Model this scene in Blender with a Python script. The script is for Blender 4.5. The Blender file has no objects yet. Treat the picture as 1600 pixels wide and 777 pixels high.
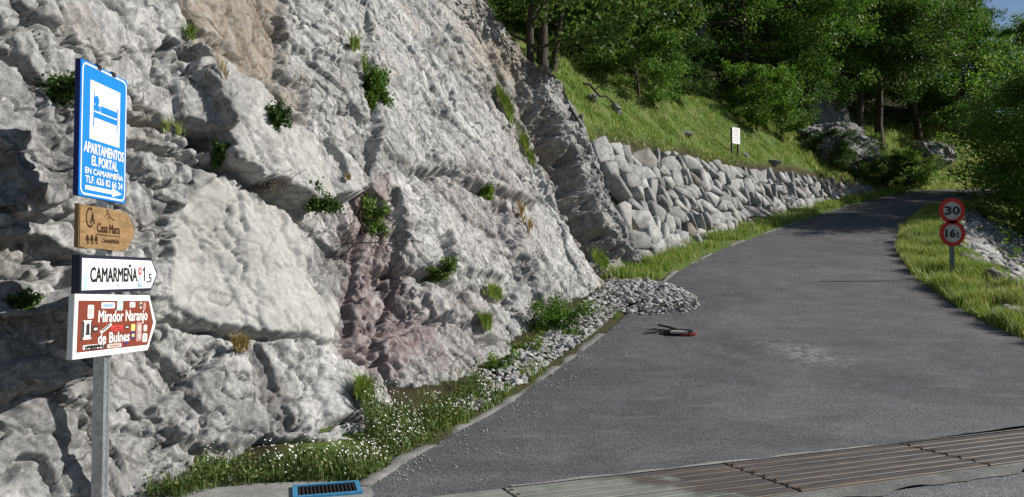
import bpy, bmesh, math, random
import numpy as np
from mathutils import Vector, Matrix
R = math.radians
SC = bpy.context.scene
COL = SC.collection
random.seed(4)

# ------------------------------------------------------------------ camera
CAM_H, FPX, PITCH = 1.6, 1200.0, R(1.98)
cam_d = bpy.data.cameras.new('camera'); cam = bpy.data.objects.new('camera', cam_d); COL.objects.link(cam)
cam_d.sensor_width = 36; cam_d.lens = 36 * FPX / 1600; cam_d.clip_end = 3000; cam_d.clip_start = 0.05
cam.location = (0, 0, CAM_H); cam.rotation_euler = (R(90) + PITCH, 0, 0)
SC.camera = cam
# ------------------------------------------------------------------ light
SUN_EL, SUN_AZ = R(31), R(88)          # azimuth clockwise from +Y
W = bpy.data.worlds.new('World'); SC.world = W; W.use_nodes = True
nt = W.node_tree; bg = nt.nodes['Background']
sky = nt.nodes.new('ShaderNodeTexSky'); sky.sky_type = 'NISHITA'; sky.sun_disc = False
sky.sun_elevation = SUN_EL; sky.sun_rotation = SUN_AZ; sky.air_density = 1.0; sky.dust_density = 0.6; sky.ozone_density = 2.0; sky.altitude = 600
nt.links.new(sky.outputs[0], bg.inputs[0]); bg.inputs[1].default_value = 0.06
sd = bpy.data.lights.new('sun', 'SUN'); sd.energy = 4.6; sd.angle = R(0.5); sd.color = (1, .955, .88)
sun = bpy.data.objects.new('sun', sd); COL.objects.link(sun)
SUNV = Vector((math.sin(SUN_AZ) * math.cos(SUN_EL), math.cos(SUN_AZ) * math.cos(SUN_EL), math.sin(SUN_EL)))
sun.rotation_euler = (-SUNV).to_track_quat('-Z', 'Y').to_euler(); sun.location = (30, 0, 40)
SC.view_settings.view_transform = 'Standard'; SC.view_settings.look = 'None'
SC.view_settings.exposure = 0.45; SC.view_settings.gamma = 1
SC.render.engine = 'CYCLES'

# ------------------------------------------------------------------ helpers
cp, sp = math.cos(PITCH), math.sin(PITCH)
def project(P):
    P = np.asarray(P, float); x = P[:, 0]; y = P[:, 1]; z = P[:, 2] - CAM_H
    zc = y * cp + z * sp; yc = -y * sp + z * cp
    zc = np.where(np.abs(zc) < .05, .05, zc)
    return 800 + FPX * x / zc, 388.5 - FPX * yc / zc, zc
def ray(px, py):
    a = (px - 800) / FPX; b = (388.5 - py) / FPX
    return np.array([a, cp - b * sp, sp + b * cp])
def at(px, py, Y):
    r = ray(px, py); t = Y / r[1]
    return np.array([r[0] * t, Y, CAM_H + r[2] * t])

def smooth(x, a, b):
    t = np.clip((x - a) / (b - a), 0, 1); return t * t * (3 - 2 * t)

def mesh(name, V, F, mat=None, shade=False, attrs=None):
    """V (n,3); F = list of int arrays (m,k)"""
    me = bpy.data.meshes.new(name)
    V = np.asarray(V, np.float32)
    if not isinstance(F, list): F = [F]
    F = [np.asarray(f, np.int32) for f in F if len(f)]
    me.vertices.add(len(V)); me.vertices.foreach_set('co', V.ravel())
    loops = np.concatenate([f.ravel() for f in F])
    tot = np.concatenate([np.full(len(f), f.shape[1], np.int32) for f in F])
    st = np.concatenate([[0], np.cumsum(tot)[:-1]]).astype(np.int32)
    me.loops.add(len(loops)); me.loops.foreach_set('vertex_index', loops)
    me.polygons.add(len(tot)); me.polygons.foreach_set('loop_start', st)
    me.update(calc_edges=True)
    if shade: me.polygons.foreach_set('use_smooth', np.ones(len(tot), bool))
    for k, a in (attrs or {}).items():
        a = np.asarray(a, np.float32)
        if a.ndim == 1:
            at_ = me.attributes.new(k, 'FLOAT', 'POINT'); at_.data.foreach_set('value', a)
        else:
            at_ = me.attributes.new(k, 'FLOAT_COLOR', 'POINT'); at_.data.foreach_set('color', a.ravel())
    if mat: me.materials.append(mat)
    return me
def link(name, me, parent=None, loc=None, rot=None, **kw):
    o = bpy.data.objects.new(name, me); COL.objects.link(o)
    if parent: o.parent = parent
    if loc is not None: o.location = loc
    if rot is not None: o.rotation_euler = rot
    for k, v in kw.items(): o[k] = v
    return o
def empty(name, loc, label, category, group=None, rotz=0):
    o = bpy.data.objects.new(name, None); COL.objects.link(o)
    o.location = loc; o.rotation_euler = (0, 0, rotz); o['label'] = label; o['category'] = category
    o.empty_display_size = .2
    if group: o['group'] = group
    return o
def bm_mesh(bm, name, mat, shade=False):
    me = bpy.data.meshes.new(name); bm.to_mesh(me); bm.free()
    if mat: me.materials.append(mat)
    if shade: me.polygons.foreach_set('use_smooth', np.ones(len(me.polygons), bool))
    return me
def box_bm(bm, x0, x1, y0, y1, z0, z1, bev=0):
    r = bmesh.ops.create_cube(bm, size=1)
    for v in r['verts']:
        v.co = Vector((x0 + (v.co.x + .5) * (x1 - x0), y0 + (v.co.y + .5) * (y1 - y0), z0 + (v.co.z + .5) * (z1 - z0)))
    if bev:
        es = {e for v in r['verts'] for e in v.link_edges}
        bmesh.ops.bevel(bm, geom=list(es), offset=bev, segments=1, affect='EDGES')
def box(name, b, mat, parent=None, bev=0, **kw):
    bm = bmesh.new(); box_bm(bm, *b, bev=bev)
    return link(name, bm_mesh(bm, name, mat), parent, **kw)
def prism_bm(bm, pts, z0, z1, bev=0):
    lo = [bm.verts.new((x, y, z0)) for x, y in pts]; hi = [bm.verts.new((x, y, z1)) for x, y in pts]
    n = len(pts); top = bm.faces.new(hi); bm.faces.new(lo[::-1])
    for i in range(n): bm.faces.new((lo[i], lo[(i + 1) % n], hi[(i + 1) % n], hi[i]))
    if bev: bmesh.ops.bevel(bm, geom=list(top.edges), offset=bev, segments=2, affect='EDGES')
    bmesh.ops.recalc_face_normals(bm, faces=bm.faces)
def prism(name, pts, z0, z1, mat, parent=None, bev=0, **kw):
    bm = bmesh.new(); prism_bm(bm, pts, z0, z1, bev)
    return link(name, bm_mesh(bm, name, mat), parent, **kw)
def tubes(paths, sides=6):
    """paths: list of (pts (n,3), radii) -> V, quads"""
    VV, FF, base = [], [], 0
    for pts, rad in paths:
        pts = np.asarray(pts, float); rad = np.asarray(rad, float); n = len(pts)
        tg = np.gradient(pts, axis=0); tg /= np.linalg.norm(tg, axis=1)[:, None] + 1e-9
        ref = np.array([0, 0, 1.]) if abs(tg[0, 2]) < .8 else np.array([1., 0, 0])
        u = np.cross(tg, ref); u /= np.linalg.norm(u, axis=1)[:, None] + 1e-9
        w = np.cross(tg, u)
        a = np.arange(sides) * 2 * np.pi / sides
        ring = pts[:, None, :] + rad[:, None, None] * (np.cos(a)[None, :, None] * u[:, None, :] + np.sin(a)[None, :, None] * w[:, None, :])
        VV.append(ring.reshape(-1, 3))
        i = np.arange(n - 1)[:, None] * sides; j = np.arange(sides)[None, :]; j2 = (j + 1) % sides
        FF.append((np.stack([i + j, i + j2, i + sides + j2, i + sides + j], -1).reshape(-1, 4)) + base)
        base += n * sides
    return np.concatenate(VV), np.concatenate(FF)

# ---- numpy noise
_rng = np.random.default_rng(7)
_perm = _rng.permutation(256).astype(np.int64); _perm = np.concatenate([_perm, _perm, _perm])
_g3 = _rng.normal(size=(256, 3)); _g3 /= np.linalg.norm(_g3, axis=1)[:, None]
_r4 = _rng.random((256, 7))
def _hash(i, j, k): return _perm[_perm[_perm[i & 255] + (j & 255)] + (k & 255)]
def perlin(P):
    P = np.asarray(P, float); I = np.floor(P).astype(np.int64); f = P - I
    u = f * f * f * (f * (f * 6 - 15) + 10); out = 0
    for dx in (0, 1):
        wx = u[:, 0] if dx else 1 - u[:, 0]
        for dy in (0, 1):
            wy = u[:, 1] if dy else 1 - u[:, 1]
            for dz in (0, 1):
                wz = u[:, 2] if dz else 1 - u[:, 2]
                g = _g3[_hash(I[:, 0] + dx, I[:, 1] + dy, I[:, 2] + dz)]
                out = out + wx * wy * wz * (g[:, 0] * (f[:, 0] - dx) + g[:, 1] * (f[:, 1] - dy) + g[:, 2] * (f[:, 2] - dz))
    return out * 1.6
def fbm(P, n=4, gain=.5):
    s = 0; a = 1
    for i in range(n): s = s + a * perlin(P * (2.03 ** i) + 11.3 * i); a *= gain
    return s
def facets(P, cell, seed, tilt=.5, off=.5, jit=.9, flat=None):
    """Chiselled planes: every cell gets its own offset and slope. returns height (in cells) and gap to the next cell"""
    Q = P / cell + seed * 17.31; U = Q if flat is None else flat / cell + seed * 17.31
    I = np.floor(Q).astype(np.int64); n = len(Q)
    d1 = np.full(n, 9.); d2 = np.full(n, 9.); h = np.zeros(n)
    for dx in (-1, 0, 1):
        for dy in (-1, 0, 1):
            for dz in (-1, 0, 1):
                c = I + np.array([dx, dy, dz]); hs = _hash(c[:, 0], c[:, 1], c[:, 2]); r = _r4[hs]
                df = Q - (c + .5 + jit * (r[:, :3] - .5))
                d = np.einsum('ij,ij->i', df, df)
                hh = off * (r[:, 6] - .5) + np.clip(tilt * np.einsum('ij,ij->i', _g3[hs], df + (U - Q)), -.8, .8)
                m = d < d1
                d2 = np.where(m, d1, np.minimum(d2, d)); h = np.where(m, hh, h); d1 = np.where(m, d, d1)
    return h, np.sqrt(d2) - np.sqrt(d1)

def planes(P, cell, seed, tilt=.6, off=.35, jit=.9):
    """upper envelope of one random plane per cell: flat faces meeting in sharp edges"""
    Q = P / cell + seed * 17.31
    I = np.floor(Q).astype(np.int64); h = np.full(len(Q), -9.)
    for dx in (-1, 0, 1):
        for dy in (-1, 0, 1):
            for dz in (-1, 0, 1):
                c = I + np.array([dx, dy, dz]); hs = _hash(c[:, 0], c[:, 1], c[:, 2]); r = _r4[hs]
                df = Q - (c + .5 + jit * (r[:, :3] - .5))
                d = np.sqrt(np.einsum('ij,ij->i', df, df))
                h = np.maximum(h, off * (r[:, 6] - .5) + tilt * np.einsum('ij,ij->i', _g3[hs], df) - 1.1 * np.maximum(d - .45, 0) ** 2)
    return h
def crag(P, cell, seed, tilt=.6, off=.35): return planes(P, cell, seed, tilt, off) - planes(P, cell * .93, seed + 31, tilt, off)

# ------------------------------------------------------------------ materials
class N:
    def __init__(s, name):
        s.m = bpy.data.materials.new(name); s.m.use_nodes = True; s.t = s.m.node_tree
        s.b = s.t.nodes['Principled BSDF']; s.out = s.t.nodes['Material Output']
        s.co = s.t.nodes.new('ShaderNodeTexCoord').outputs['Object']
    def new(s, ty): return s.t.nodes.new('ShaderNode' + ty)
    def l(s, a, b): s.t.links.new(a, b)
    def noise(s, scale, detail=4, rough=.55, dist=0, vec=None):
        n = s.new('TexNoise'); n.inputs['Scale'].default_value = scale; n.inputs['Detail'].default_value = detail
        n.inputs['Roughness'].default_value = rough; n.inputs['Distortion'].default_value = dist
        s.l(vec or s.co, n.inputs['Vector']); return n.outputs['Fac']
    def vor(s, scale, feature='F1', out='Distance', vec=None):
        n = s.new('TexVoronoi'); n.feature = feature; n.inputs['Scale'].default_value = scale
        s.l(vec or s.co, n.inputs['Vector']); return n.outputs[out]
    def ramp(s, fac, *stops):
        n = s.new('ValToRGB'); e = n.color_ramp.elements
        while len(e) < len(stops): e.new(.5)
        for i, (p, c) in enumerate(stops):
            e[i].position = p; e[i].color = (c if isinstance(c, tuple) else (c, c, c)) + (1,)
        s.l(fac, n.inputs[0]); return n.outputs[0]
    def mix(s, fac, a, b, mode='MIX'):
        n = s.new('MixRGB'); n.blend_type = mode
        for i, v in enumerate((fac, a, b)):
            if isinstance(v, (int, float)): n.inputs[i].default_value = v if i == 0 else (v, v, v, 1)
            elif isinstance(v, tuple): n.inputs[i].default_value = v + (1,)
            else: s.l(v, n.inputs[i])
        return n.outputs[0]
    def math(s, op, a, b=0.):
        n = s.new('Math'); n.operation = op
        for i, v in enumerate((a, b)):
            if isinstance(v, (int, float)): n.inputs[i].default_value = v
            else: s.l(v, n.inputs[i])
        return n.outputs[0]
    def attr(s, name, out='Fac'):
        n = s.new('Attribute'); n.attribute_name = name; return n.outputs[out]
    def objrand(s): return s.new('ObjectInfo').outputs['Random']
    def bump(s, h, strength=.5, dist=.02, prev=None):
        n = s.new('Bump'); n.inputs['Strength'].default_value = strength; n.inputs['Distance'].default_value = dist
        s.l(h, n.inputs['Height'])
        if prev: s.l(prev, n.inputs['Normal'])
        s.l(n.outputs[0], s.b.inputs['Normal']); return n.outputs[0]
    def done(s, col=None, rough=.8, metal=0, spec=.3):
        if col is not None:
            if isinstance(col, tuple): s.b.inputs['Base Color'].default_value = col + (1,)
            else: s.l(col, s.b.inputs['Base Color'])
        if isinstance(rough, (int, float)): s.b.inputs['Roughness'].default_value = rough
        else: s.l(rough, s.b.inputs['Roughness'])
        s.b.inputs['Metallic'].default_value = metal; s.b.inputs['Specular IOR Level'].default_value = spec
        return s.m

def mat_rock():
    s = N('limestone')
    c = s.ramp(s.noise(.8, 6, .6, .4), (.32, (.262, .259, .256)), (.5, (.39, .385, .378)), (.68, (.48, .474, .466)))
    c = s.mix(1., c, s.ramp(s.noise(7, 10, .8, .8), (.36, .25), (.46, .75), (.53, 1.05), (.64, 1.4)), 'MULTIPLY')
    c = s.mix(s.ramp(s.noise(2.3, 10, .78, 1.2), (.53, 0.), (.6, .7)), c, (.15, .148, .148))
    c = s.mix(s.ramp(s.noise(24, 8, .8, .6), (.54, 0.), (.64, .8)), c, (.60, .59, .58))
    c = s.mix(s.ramp(s.noise(31, 8, .8, .6, ), (.36, .85), (.44, 0.)), c, (.12, .118, .115))
    c = s.mix(s.ramp(s.noise(1.3, 5, .6, .5), (.55, 0.), (.68, .32)), c, (.34, .285, .23))
    mp = s.new('Mapping'); mp.inputs['Scale'].default_value = (2.6, 2.6, .33); s.l(s.co, mp.inputs[0])
    c = s.mix(s.ramp(s.noise(1.4, 8, .7, .8, mp.outputs[0]), (.56, 0.), (.66, .6)), c, (.14, .137, .135))
    c = s.mix(s.ramp(s.noise(1.1, 8, .7, .6, mp.outputs[0]), (.29, .4), (.37, 0.)), c, (.34, .25, .17))
    c = s.mix(s.ramp(s.noise(1.9, 8, .7, .6, mp.outputs[0]), (.32, .6), (.4, 0.)), c, (.64, .63, .61))
    for sc_, wd in ((1.1, .012), (2.7, .016)):
        dv = s.new('VectorMath'); dv.operation = 'ADD'; nz = s.new('TexNoise'); nz.inputs['Scale'].default_value = sc_ * 2; nz.inputs['Detail'].default_value = 5; s.l(s.co, nz.inputs['Vector'])
        sv = s.new('VectorMath'); sv.operation = 'SCALE'; sv.inputs['Scale'].default_value = .5 / sc_; s.l(nz.outputs['Color'], sv.inputs[0]); s.l(s.co, dv.inputs[0]); s.l(sv.outputs[0], dv.inputs[1])
        e = s.ramp(s.vor(sc_, 'DISTANCE_TO_EDGE', vec=dv.outputs[0]), (0, 1.), (wd, .9), (wd * 2, 0.))
        c = s.mix(s.math('MULTIPLY', s.math('MULTIPLY', e, s.ramp(s.noise(sc_ * 1.3, 3), (.53, 0.), (.62, .75))), s.math('SUBTRACT', 1., s.attr('pale'))), c, (.06, .055, .05))
    st = s.new('SeparateColor'); s.l(s.attr('stain_shade', 'Color'), st.inputs[0])
    grain = s.ramp(s.noise(9, 8, .75, .5), (.3, .15), (.6, 1.))
    c = s.mix(s.math('MULTIPLY', s.math('MULTIPLY', st.outputs[0], grain), .85), c, (.14, .075, .075))
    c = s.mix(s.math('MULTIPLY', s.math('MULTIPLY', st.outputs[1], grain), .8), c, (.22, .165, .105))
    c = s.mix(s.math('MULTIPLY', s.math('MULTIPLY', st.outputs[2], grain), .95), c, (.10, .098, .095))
    c = s.mix(s.math('MULTIPLY', s.attr('pale'), .55), c, (.47, .46, .435))
    b = s.bump(s.noise(19, 12, .85, 1.5), .5, .03)
    s.bump(s.noise(70, 10, .85, .8), .8, .012, b)
    return s.done(c, .9, spec=.2)
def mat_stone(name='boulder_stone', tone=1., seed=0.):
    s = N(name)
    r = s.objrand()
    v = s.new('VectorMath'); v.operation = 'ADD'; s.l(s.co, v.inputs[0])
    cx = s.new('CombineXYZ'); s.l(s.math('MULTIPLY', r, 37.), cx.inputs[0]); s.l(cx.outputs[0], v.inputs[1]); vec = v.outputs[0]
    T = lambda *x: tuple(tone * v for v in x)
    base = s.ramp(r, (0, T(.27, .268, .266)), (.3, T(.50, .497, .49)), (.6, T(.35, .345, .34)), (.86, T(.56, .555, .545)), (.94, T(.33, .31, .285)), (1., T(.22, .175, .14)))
    c = s.mix(.95, base, s.ramp(s.noise(4.5, 10, .8, .8, vec), (.34, .3), (.46, .8), (.54, 1.05), (.66, 1.3)), 'MULTIPLY')
    c = s.mix(s.ramp(s.noise(1.9, 9, .78, 1.2, vec), (.52, 0.), (.6, .75)), c, (.13, .128, .126))
    c = s.mix(s.ramp(s.noise(15, 8, .8, .6, vec), (.56, 0.), (.68, .5)), c, (.52, .51, .50))
    bw = s.new('RGBToBW'); s.l(s.vor(7, 'F1', 'Color', vec), bw.inputs[0])
    b = s.bump(bw.outputs[0], .6, .05)
    b = s.bump(s.noise(14, 12, .8, 1., vec), .35, .03, b)
    s.bump(s.noise(70, 6, .7, 0, vec), .5, .012, b)
    return s.done(c, .9, spec=.2)
def mat_leaf(name, c1, c2, c3, trans=.3, scale=3., rough=.55):
    s = N(name)
    n = s.math('ADD', s.math('MULTIPLY', s.noise(scale, 3, .6), .6), s.math('MULTIPLY', s.attr('var'), .5))
    n = s.math('ADD', n, s.math('MULTIPLY', s.math('SUBTRACT', s.objrand(), .5), .35))
    c = s.ramp(n, (.25, c1), (.55, c2), (.85, c3))
    s.l(c, s.b.inputs['Base Color']); s.b.inputs['Roughness'].default_value = rough; s.b.inputs['Specular IOR Level'].default_value = .3
    tr = s.new('BsdfTranslucent'); s.l(s.mix(.6, c, (.9, 1., .35), 'MULTIPLY'), tr.inputs[0])
    mx = s.new('MixShader'); mx.inputs[0].default_value = trans
    s.l(s.b.outputs[0], mx.inputs[1]); s.l(tr.outputs[0], mx.inputs[2]); s.l(mx.outputs[0], s.out.inputs[0])
    return s.m
def mat_flat(name, col, rough=.5, metal=0, spec=.4, dirt=.25, scale=6):
    s = N(name)
    c = s.mix(dirt, col, s.ramp(s.noise(scale, 6, .7, .3), (.3, .45), (.6, 1.)), 'MULTIPLY')
    return s.done(c, rough, metal, spec)
def mat_asphalt(name, lo, hi, worn=False):
    s = N(name)
    c = s.ramp(s.noise(.38, 6, .62, 1.0), (.34, lo), (.62, hi))
    c = s.mix(.7, c, s.ramp(s.noise(2.2, 6, .65, .5), (.3, .7), (.7, 1.15)), 'MULTIPLY')
    sp_ = s.vor(95, 'F1', 'Color'); bw = s.new('RGBToBW'); s.l(sp_, bw.inputs[0])
    c = s.mix(.8, c, s.ramp(bw.outputs[0], (.2, .45), (.55, .95), (.8, 1.9)), 'MULTIPLY')
    c = s.mix(s.ramp(s.noise(28, 4, .8), (.66, 0.), (.74, .55)), c, (.33, .33, .33))
    if worn:
        # long scuffs, pale scrape and tyre-polished tracks
        mp = s.new('Mapping'); mp.inputs['Rotation'].default_value = (0, 0, R(-28)); mp.inputs['Scale'].default_value = (.55, 1.3, 1); s.l(s.co, mp.inputs[0])
        n = s.noise(2.2, 6, .6, .6, mp.outputs[0])
        c = s.mix(s.ramp(n, (.54, 0.), (.68, .45)), c, (.17, .167, .167))
        c = s.mix(s.ramp(s.noise(1.1, 5, .6, .5, mp.outputs[0]), (.55, 0.), (.72, .5)), c, (.055, .055, .062))
        c = s.mix(s.math('MULTIPLY', s.attr('scrape'), s.ramp(s.noise(9, 10, .8, 1.), (.46, 0.), (.58, .7))), c, (.36, .35, .335))
        c = s.mix(s.math('MULTIPLY', s.attr('edge'), s.ramp(s.noise(3, 5, .7), (.35, .1), (.6, .8))), c, (.05, .049, .048))
    b = s.bump(s.vor(95), .55, .008)
    s.bump(s.noise(6, 5, .6), .25, .02, b)
    return s.done(c, .78, spec=.35)

M = {}
M['rock'] = mat_rock()
M['stone'] = mat_stone(tone=.72)
M['rubble'] = mat_stone('rubble_stone', .9)
M['darkrock'] = mat_stone('shade_toned_rock', .5)  # rock tone lowered so the colour carries the shade under the trees
M['asphalt'] = mat_asphalt('asphalt_upper', (.070, .071, .079), (.110, .110, .119), True)
M['asphalt_low'] = mat_asphalt('asphalt_lower', (.11, .11, .115), (.15, .15, .155))
def mat_concrete(name, a, b_):
    s = N(name)
    c = s.ramp(s.noise(2.5, 8, .65, .5), (.3, a), (.7, b_))
    c = s.mix(.6, c, s.ramp(s.noise(30, 6, .75), (.35, .5), (.6, 1.1)), 'MULTIPLY')
    s.bump(s.noise(45, 8, .7), .6, .012)
    return s.done(c, .9, spec=.2)
M['concrete'] = mat_concrete('old_concrete', (.20, .20, .19), (.36, .355, .34))
M['concrete_mossy'] = mat_concrete('stained_concrete', (.17, .15, .10), (.36, .33, .27))
M['grit'] = mat_concrete('stony_grit', (.07, .065, .058), (.22, .21, .2))
M['kerb'] = mat_concrete('worn_kerb', (.10, .098, .094), (.25, .243, .23))
def mat_soil():
    s = N('hillside_ground')
    g = s.ramp(s.noise(1.4, 6, .65, .4), (.3, (.05, .08, .018)), (.52, (.10, .15, .034)), (.68, (.16, .14, .07)))
    f = s.ramp(s.noise(2.5, 6, .65), (.3, (.03, .024, .015)), (.7, (.07, .055, .033)))
    c = s.mix(s.attr('soil'), g, f)
    s.bump(s.noise(9, 8, .7), .8, .08)
    return s.done(c, .95, spec=.1)
M['soil'] = mat_soil()
M['grass'] = mat_leaf('grass_blades', (.13, .20, .032), (.23, .33, .065), (.40, .41, .16), .35, 1.2)
M['cover'] = mat_leaf('ground_cover_leaves', (.05, .085, .02), (.10, .165, .035), (.25, .25, .09), .25, 6)
M['petal'] = mat_flat('daisy_petals', (.82, .8, .82), .6, 0, .2, .1)
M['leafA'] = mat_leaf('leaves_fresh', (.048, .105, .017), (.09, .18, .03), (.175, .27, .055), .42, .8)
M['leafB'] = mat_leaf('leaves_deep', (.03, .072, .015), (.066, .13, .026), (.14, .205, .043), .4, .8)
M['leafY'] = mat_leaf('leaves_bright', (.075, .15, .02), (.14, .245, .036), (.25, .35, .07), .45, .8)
M['dry'] = mat_leaf('dry_grass', (.2, .13, .05), (.34, .24, .10), (.45, .36, .18), .2, 5)
M['twig'] = mat_flat('dry_twigs', (.16, .13, .11), .9, 0, .1, .5)
def mat_bark():
    s = N('bark')
    mp = s.new('Mapping'); mp.inputs['Scale'].default_value = (6, 6, 1.2); s.l(s.co, mp.inputs[0])
    n = s.noise(3, 8, .7, .5, mp.outputs[0])
    s.bump(n, 1., .04)
    return s.done(s.ramp(n, (.3, (.035, .028, .022)), (.6, (.10, .085, .07)), (.78, (.2, .19, .17))), .92, spec=.1)
M['bark'] = mat_bark()
M['root'] = mat_flat('pale_root', (.34, .29, .23), .9, 0, .1, .5, 14)
def mat_galv():
    s = N('galvanised_steel')
    c = s.ramp(s.vor(38, 'F1', 'Color'), (.2, (.40, .42, .45)), (.8, (.55, .57, .6)))
    c = s.mix(.5, c, s.ramp(s.noise(7, 6, .7), (.3, .6), (.65, 1.)), 'MULTIPLY')
    return s.done(c, .42, .75, .5)
M['galv'] = mat_galv()
M['steel_shade'] = mat_flat('shade_toned_steel', (.16, .17, .18), .6, .3, .3, .4, 12)  # grey steel darkened, the shade on the verge post is in its colour
M['blue'] = mat_flat('sign_blue', (.010, .20, .66), .45, 0, .35, .12)
M['blue_shade'] = mat_flat('shade_toned_blue', (.006, .018, .13), .5, 0, .35, .2)  # sign blue darkened to paint the unlit side of the panel
M['white'] = mat_flat('sign_white', (.78, .78, .77), .45, 0, .35, .12)
M['oldwhite'] = mat_flat('faded_white', (.66, .66, .64), .5, 0, .35, .25, 9)
M['white_shade'] = mat_flat('shade_toned_white', (.44, .43, .41), .6, 0, .2, .35, 9)  # white greyed down, shade on the round sign faces put into the colour
M['black'] = mat_flat('sign_black', (.014, .014, .016), .5, 0, .35, .1)
M['ink'] = mat_flat('navy_ink', (.012, .016, .035), .5, 0, .35, .1)
M['brown'] = mat_flat('sign_brown', (.20, .042, .022), .5, 0, .35, .2)
M['red'] = mat_flat('sign_red', (.50, .022, .016), .5, 0, .3, .2)
def mat_wood():
    s = N('sign_wood')
    mp = s.new('Mapping'); mp.inputs['Scale'].default_value = (2, 26, 26); s.l(s.co, mp.inputs[0])
    n = s.noise(2, 8, .65, 1.2, mp.outputs[0])
    s.bump(n, .35, .01)
    c = s.ramp(n, (.3, (.17, .10, .045)), (.5, (.27, .165, .075)), (.72, (.35, .225, .11)))
    c = s.mix(.5, c, s.ramp(s.noise(7, 5, .6), (.35, .6), (.6, 1.1)), 'MULTIPLY')
    return s.done(c, .6, spec=.3)
M['wood'] = mat_wood()
M['burn'] = mat_flat('burnt_lettering', (.045, .025, .014), .8, 0, .1, .2)
M['grate_blue'] = mat_flat('blue_paint', (.05, .24, .43), .65, 0, .3, .75, 30)
M['dark_iron'] = mat_flat('dark_iron', (.03, .03, .032), .6, .4, .4, .3)
M['pit'] = mat_flat('grate_pit', (.02, .02, .02), .95, 0, .1, .2)
def mat_slat():
    s = N('grate_slat_steel')
    mp = s.new('Mapping'); mp.inputs['Scale'].default_value = (.8, 8, 8); s.l(s.co, mp.inputs[0])
    c = s.ramp(s.noise(2.5, 6, .65, .6, mp.outputs[0]), (.3, (.05, .045, .045)), (.55, (.10, .085, .076)), (.72, (.17, .115, .075)))
    pale = s.ramp(s.noise(4, 6, .6, .4), (.3, (.15, .165, .14)), (.7, (.25, .265, .235)))
    sx = s.new('SeparateXYZ'); s.l(s.co, sx.inputs[0])
    w = s.math('ADD', s.math('ADD', sx.outputs[0], s.math('MULTIPLY', sx.outputs[1], .55)), s.math('MULTIPLY', s.noise(2.2, 5, .6), 1.6))
    c = s.mix(s.ramp(s.math('MULTIPLY', w, .2), (.485, 1.), (.535, 0.)), c, pale)
    s.bump(s.noise(60, 6, .7), .4, .006)
    return s.done(c, .6, .15, .4)
M['slat'] = mat_slat()
M['panel_bolt'] = mat_flat('rust', (.10, .05, .025), .8, .2, .2, .5, 20)
st_cols = [(.7, .7, .68), (.42, .62, .62), (.55, .05, .04), (.72, .6, .2), (.04, .05, .2), (.025, .025, .03), (.5, .48, .45), (.45, .25, .22), (.25, .4, .55)]
M['stickers'] = [mat_flat('sticker_print', c, .5, 0, .3, .3, 60) for c in st_cols]

# ------------------------------------------------------------------ road lines
def road_z(Y):
    ys = np.array([-50, 7.4, 8.5, 10, 12, 15.4, 18, 22, 28, 35, 45, 60, 90, 130.])
    zs = np.array([0, 0, .07, .26, .6, 1.2, 1.66, 2.36, 3.42, 4.72, 6.55, 8.6, 11, 12.])
    Y = np.asarray(Y, float); s = 0
    for k, w in ((-.6, .25), (0, .5), (.6, .25)): s = s + w * np.interp(Y + k, ys, zs)
    return s
LEFT = np.array([(-3.2, -30), (-2.3, 0), (-1.75, 3.5), (-1.35, 5.2), (-1.08, 5.85), (-.88, 6.75), (-.5, 7.9), (-.05, 8.85), (.42, 10), (1.35, 12), (2.75, 15.4), (3.85, 18),
                 (6.05, 22), (10.15, 28), (15.3, 35), (23.6, 45), (30, 50), (40, 54.5), (60, 58), (110, 60)], float)
RIGHT = np.array([(120, 2), (40, 5.5), (16, 7.3), (10.6, 8.4), (8.6, 9.8), (7.95, 11.9), (8.25, 14.2), (9.25, 17.8), (10.75, 21.5), (13.7, 27), (18.1, 33.5), (26.2, 42.5),
                  (32, 46.6), (41, 50.8), (60, 54.2), (110, 56)], float)
def sdist(XY, line, ysel=None):
    """distance to a polyline, positive on its left; also the Y of the nearest point"""
    best = np.full(len(XY), 1e9); sg = np.ones(len(XY)); yn = np.zeros(len(XY))
    for a, b in zip(line[:-1], line[1:]):
        ab = b - a; L2 = ab @ ab
        t = np.clip(((XY - a) @ ab) / L2, 0, 1); q = a + t[:, None] * ab; df = XY - q; d = np.hypot(df[:, 0], df[:, 1])
        cr = ab[0] * df[:, 1] - ab[1] * df[:, 0]; m = d < best
        best = np.where(m, d, best); sg = np.where(m, np.sign(cr), sg); yn = np.where(m, q[:, 1], yn)
    return best * np.where(sg == 0, 1, sg), yn
HW_T = np.array([0, 17, 18, 22, 28, 33, 38, 42, 46, 300.]); HW = np.array([3.3, 3.3, 3.3, 2.95, 2.3, 1.7, 1.0, .5, .15, .15])
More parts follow.
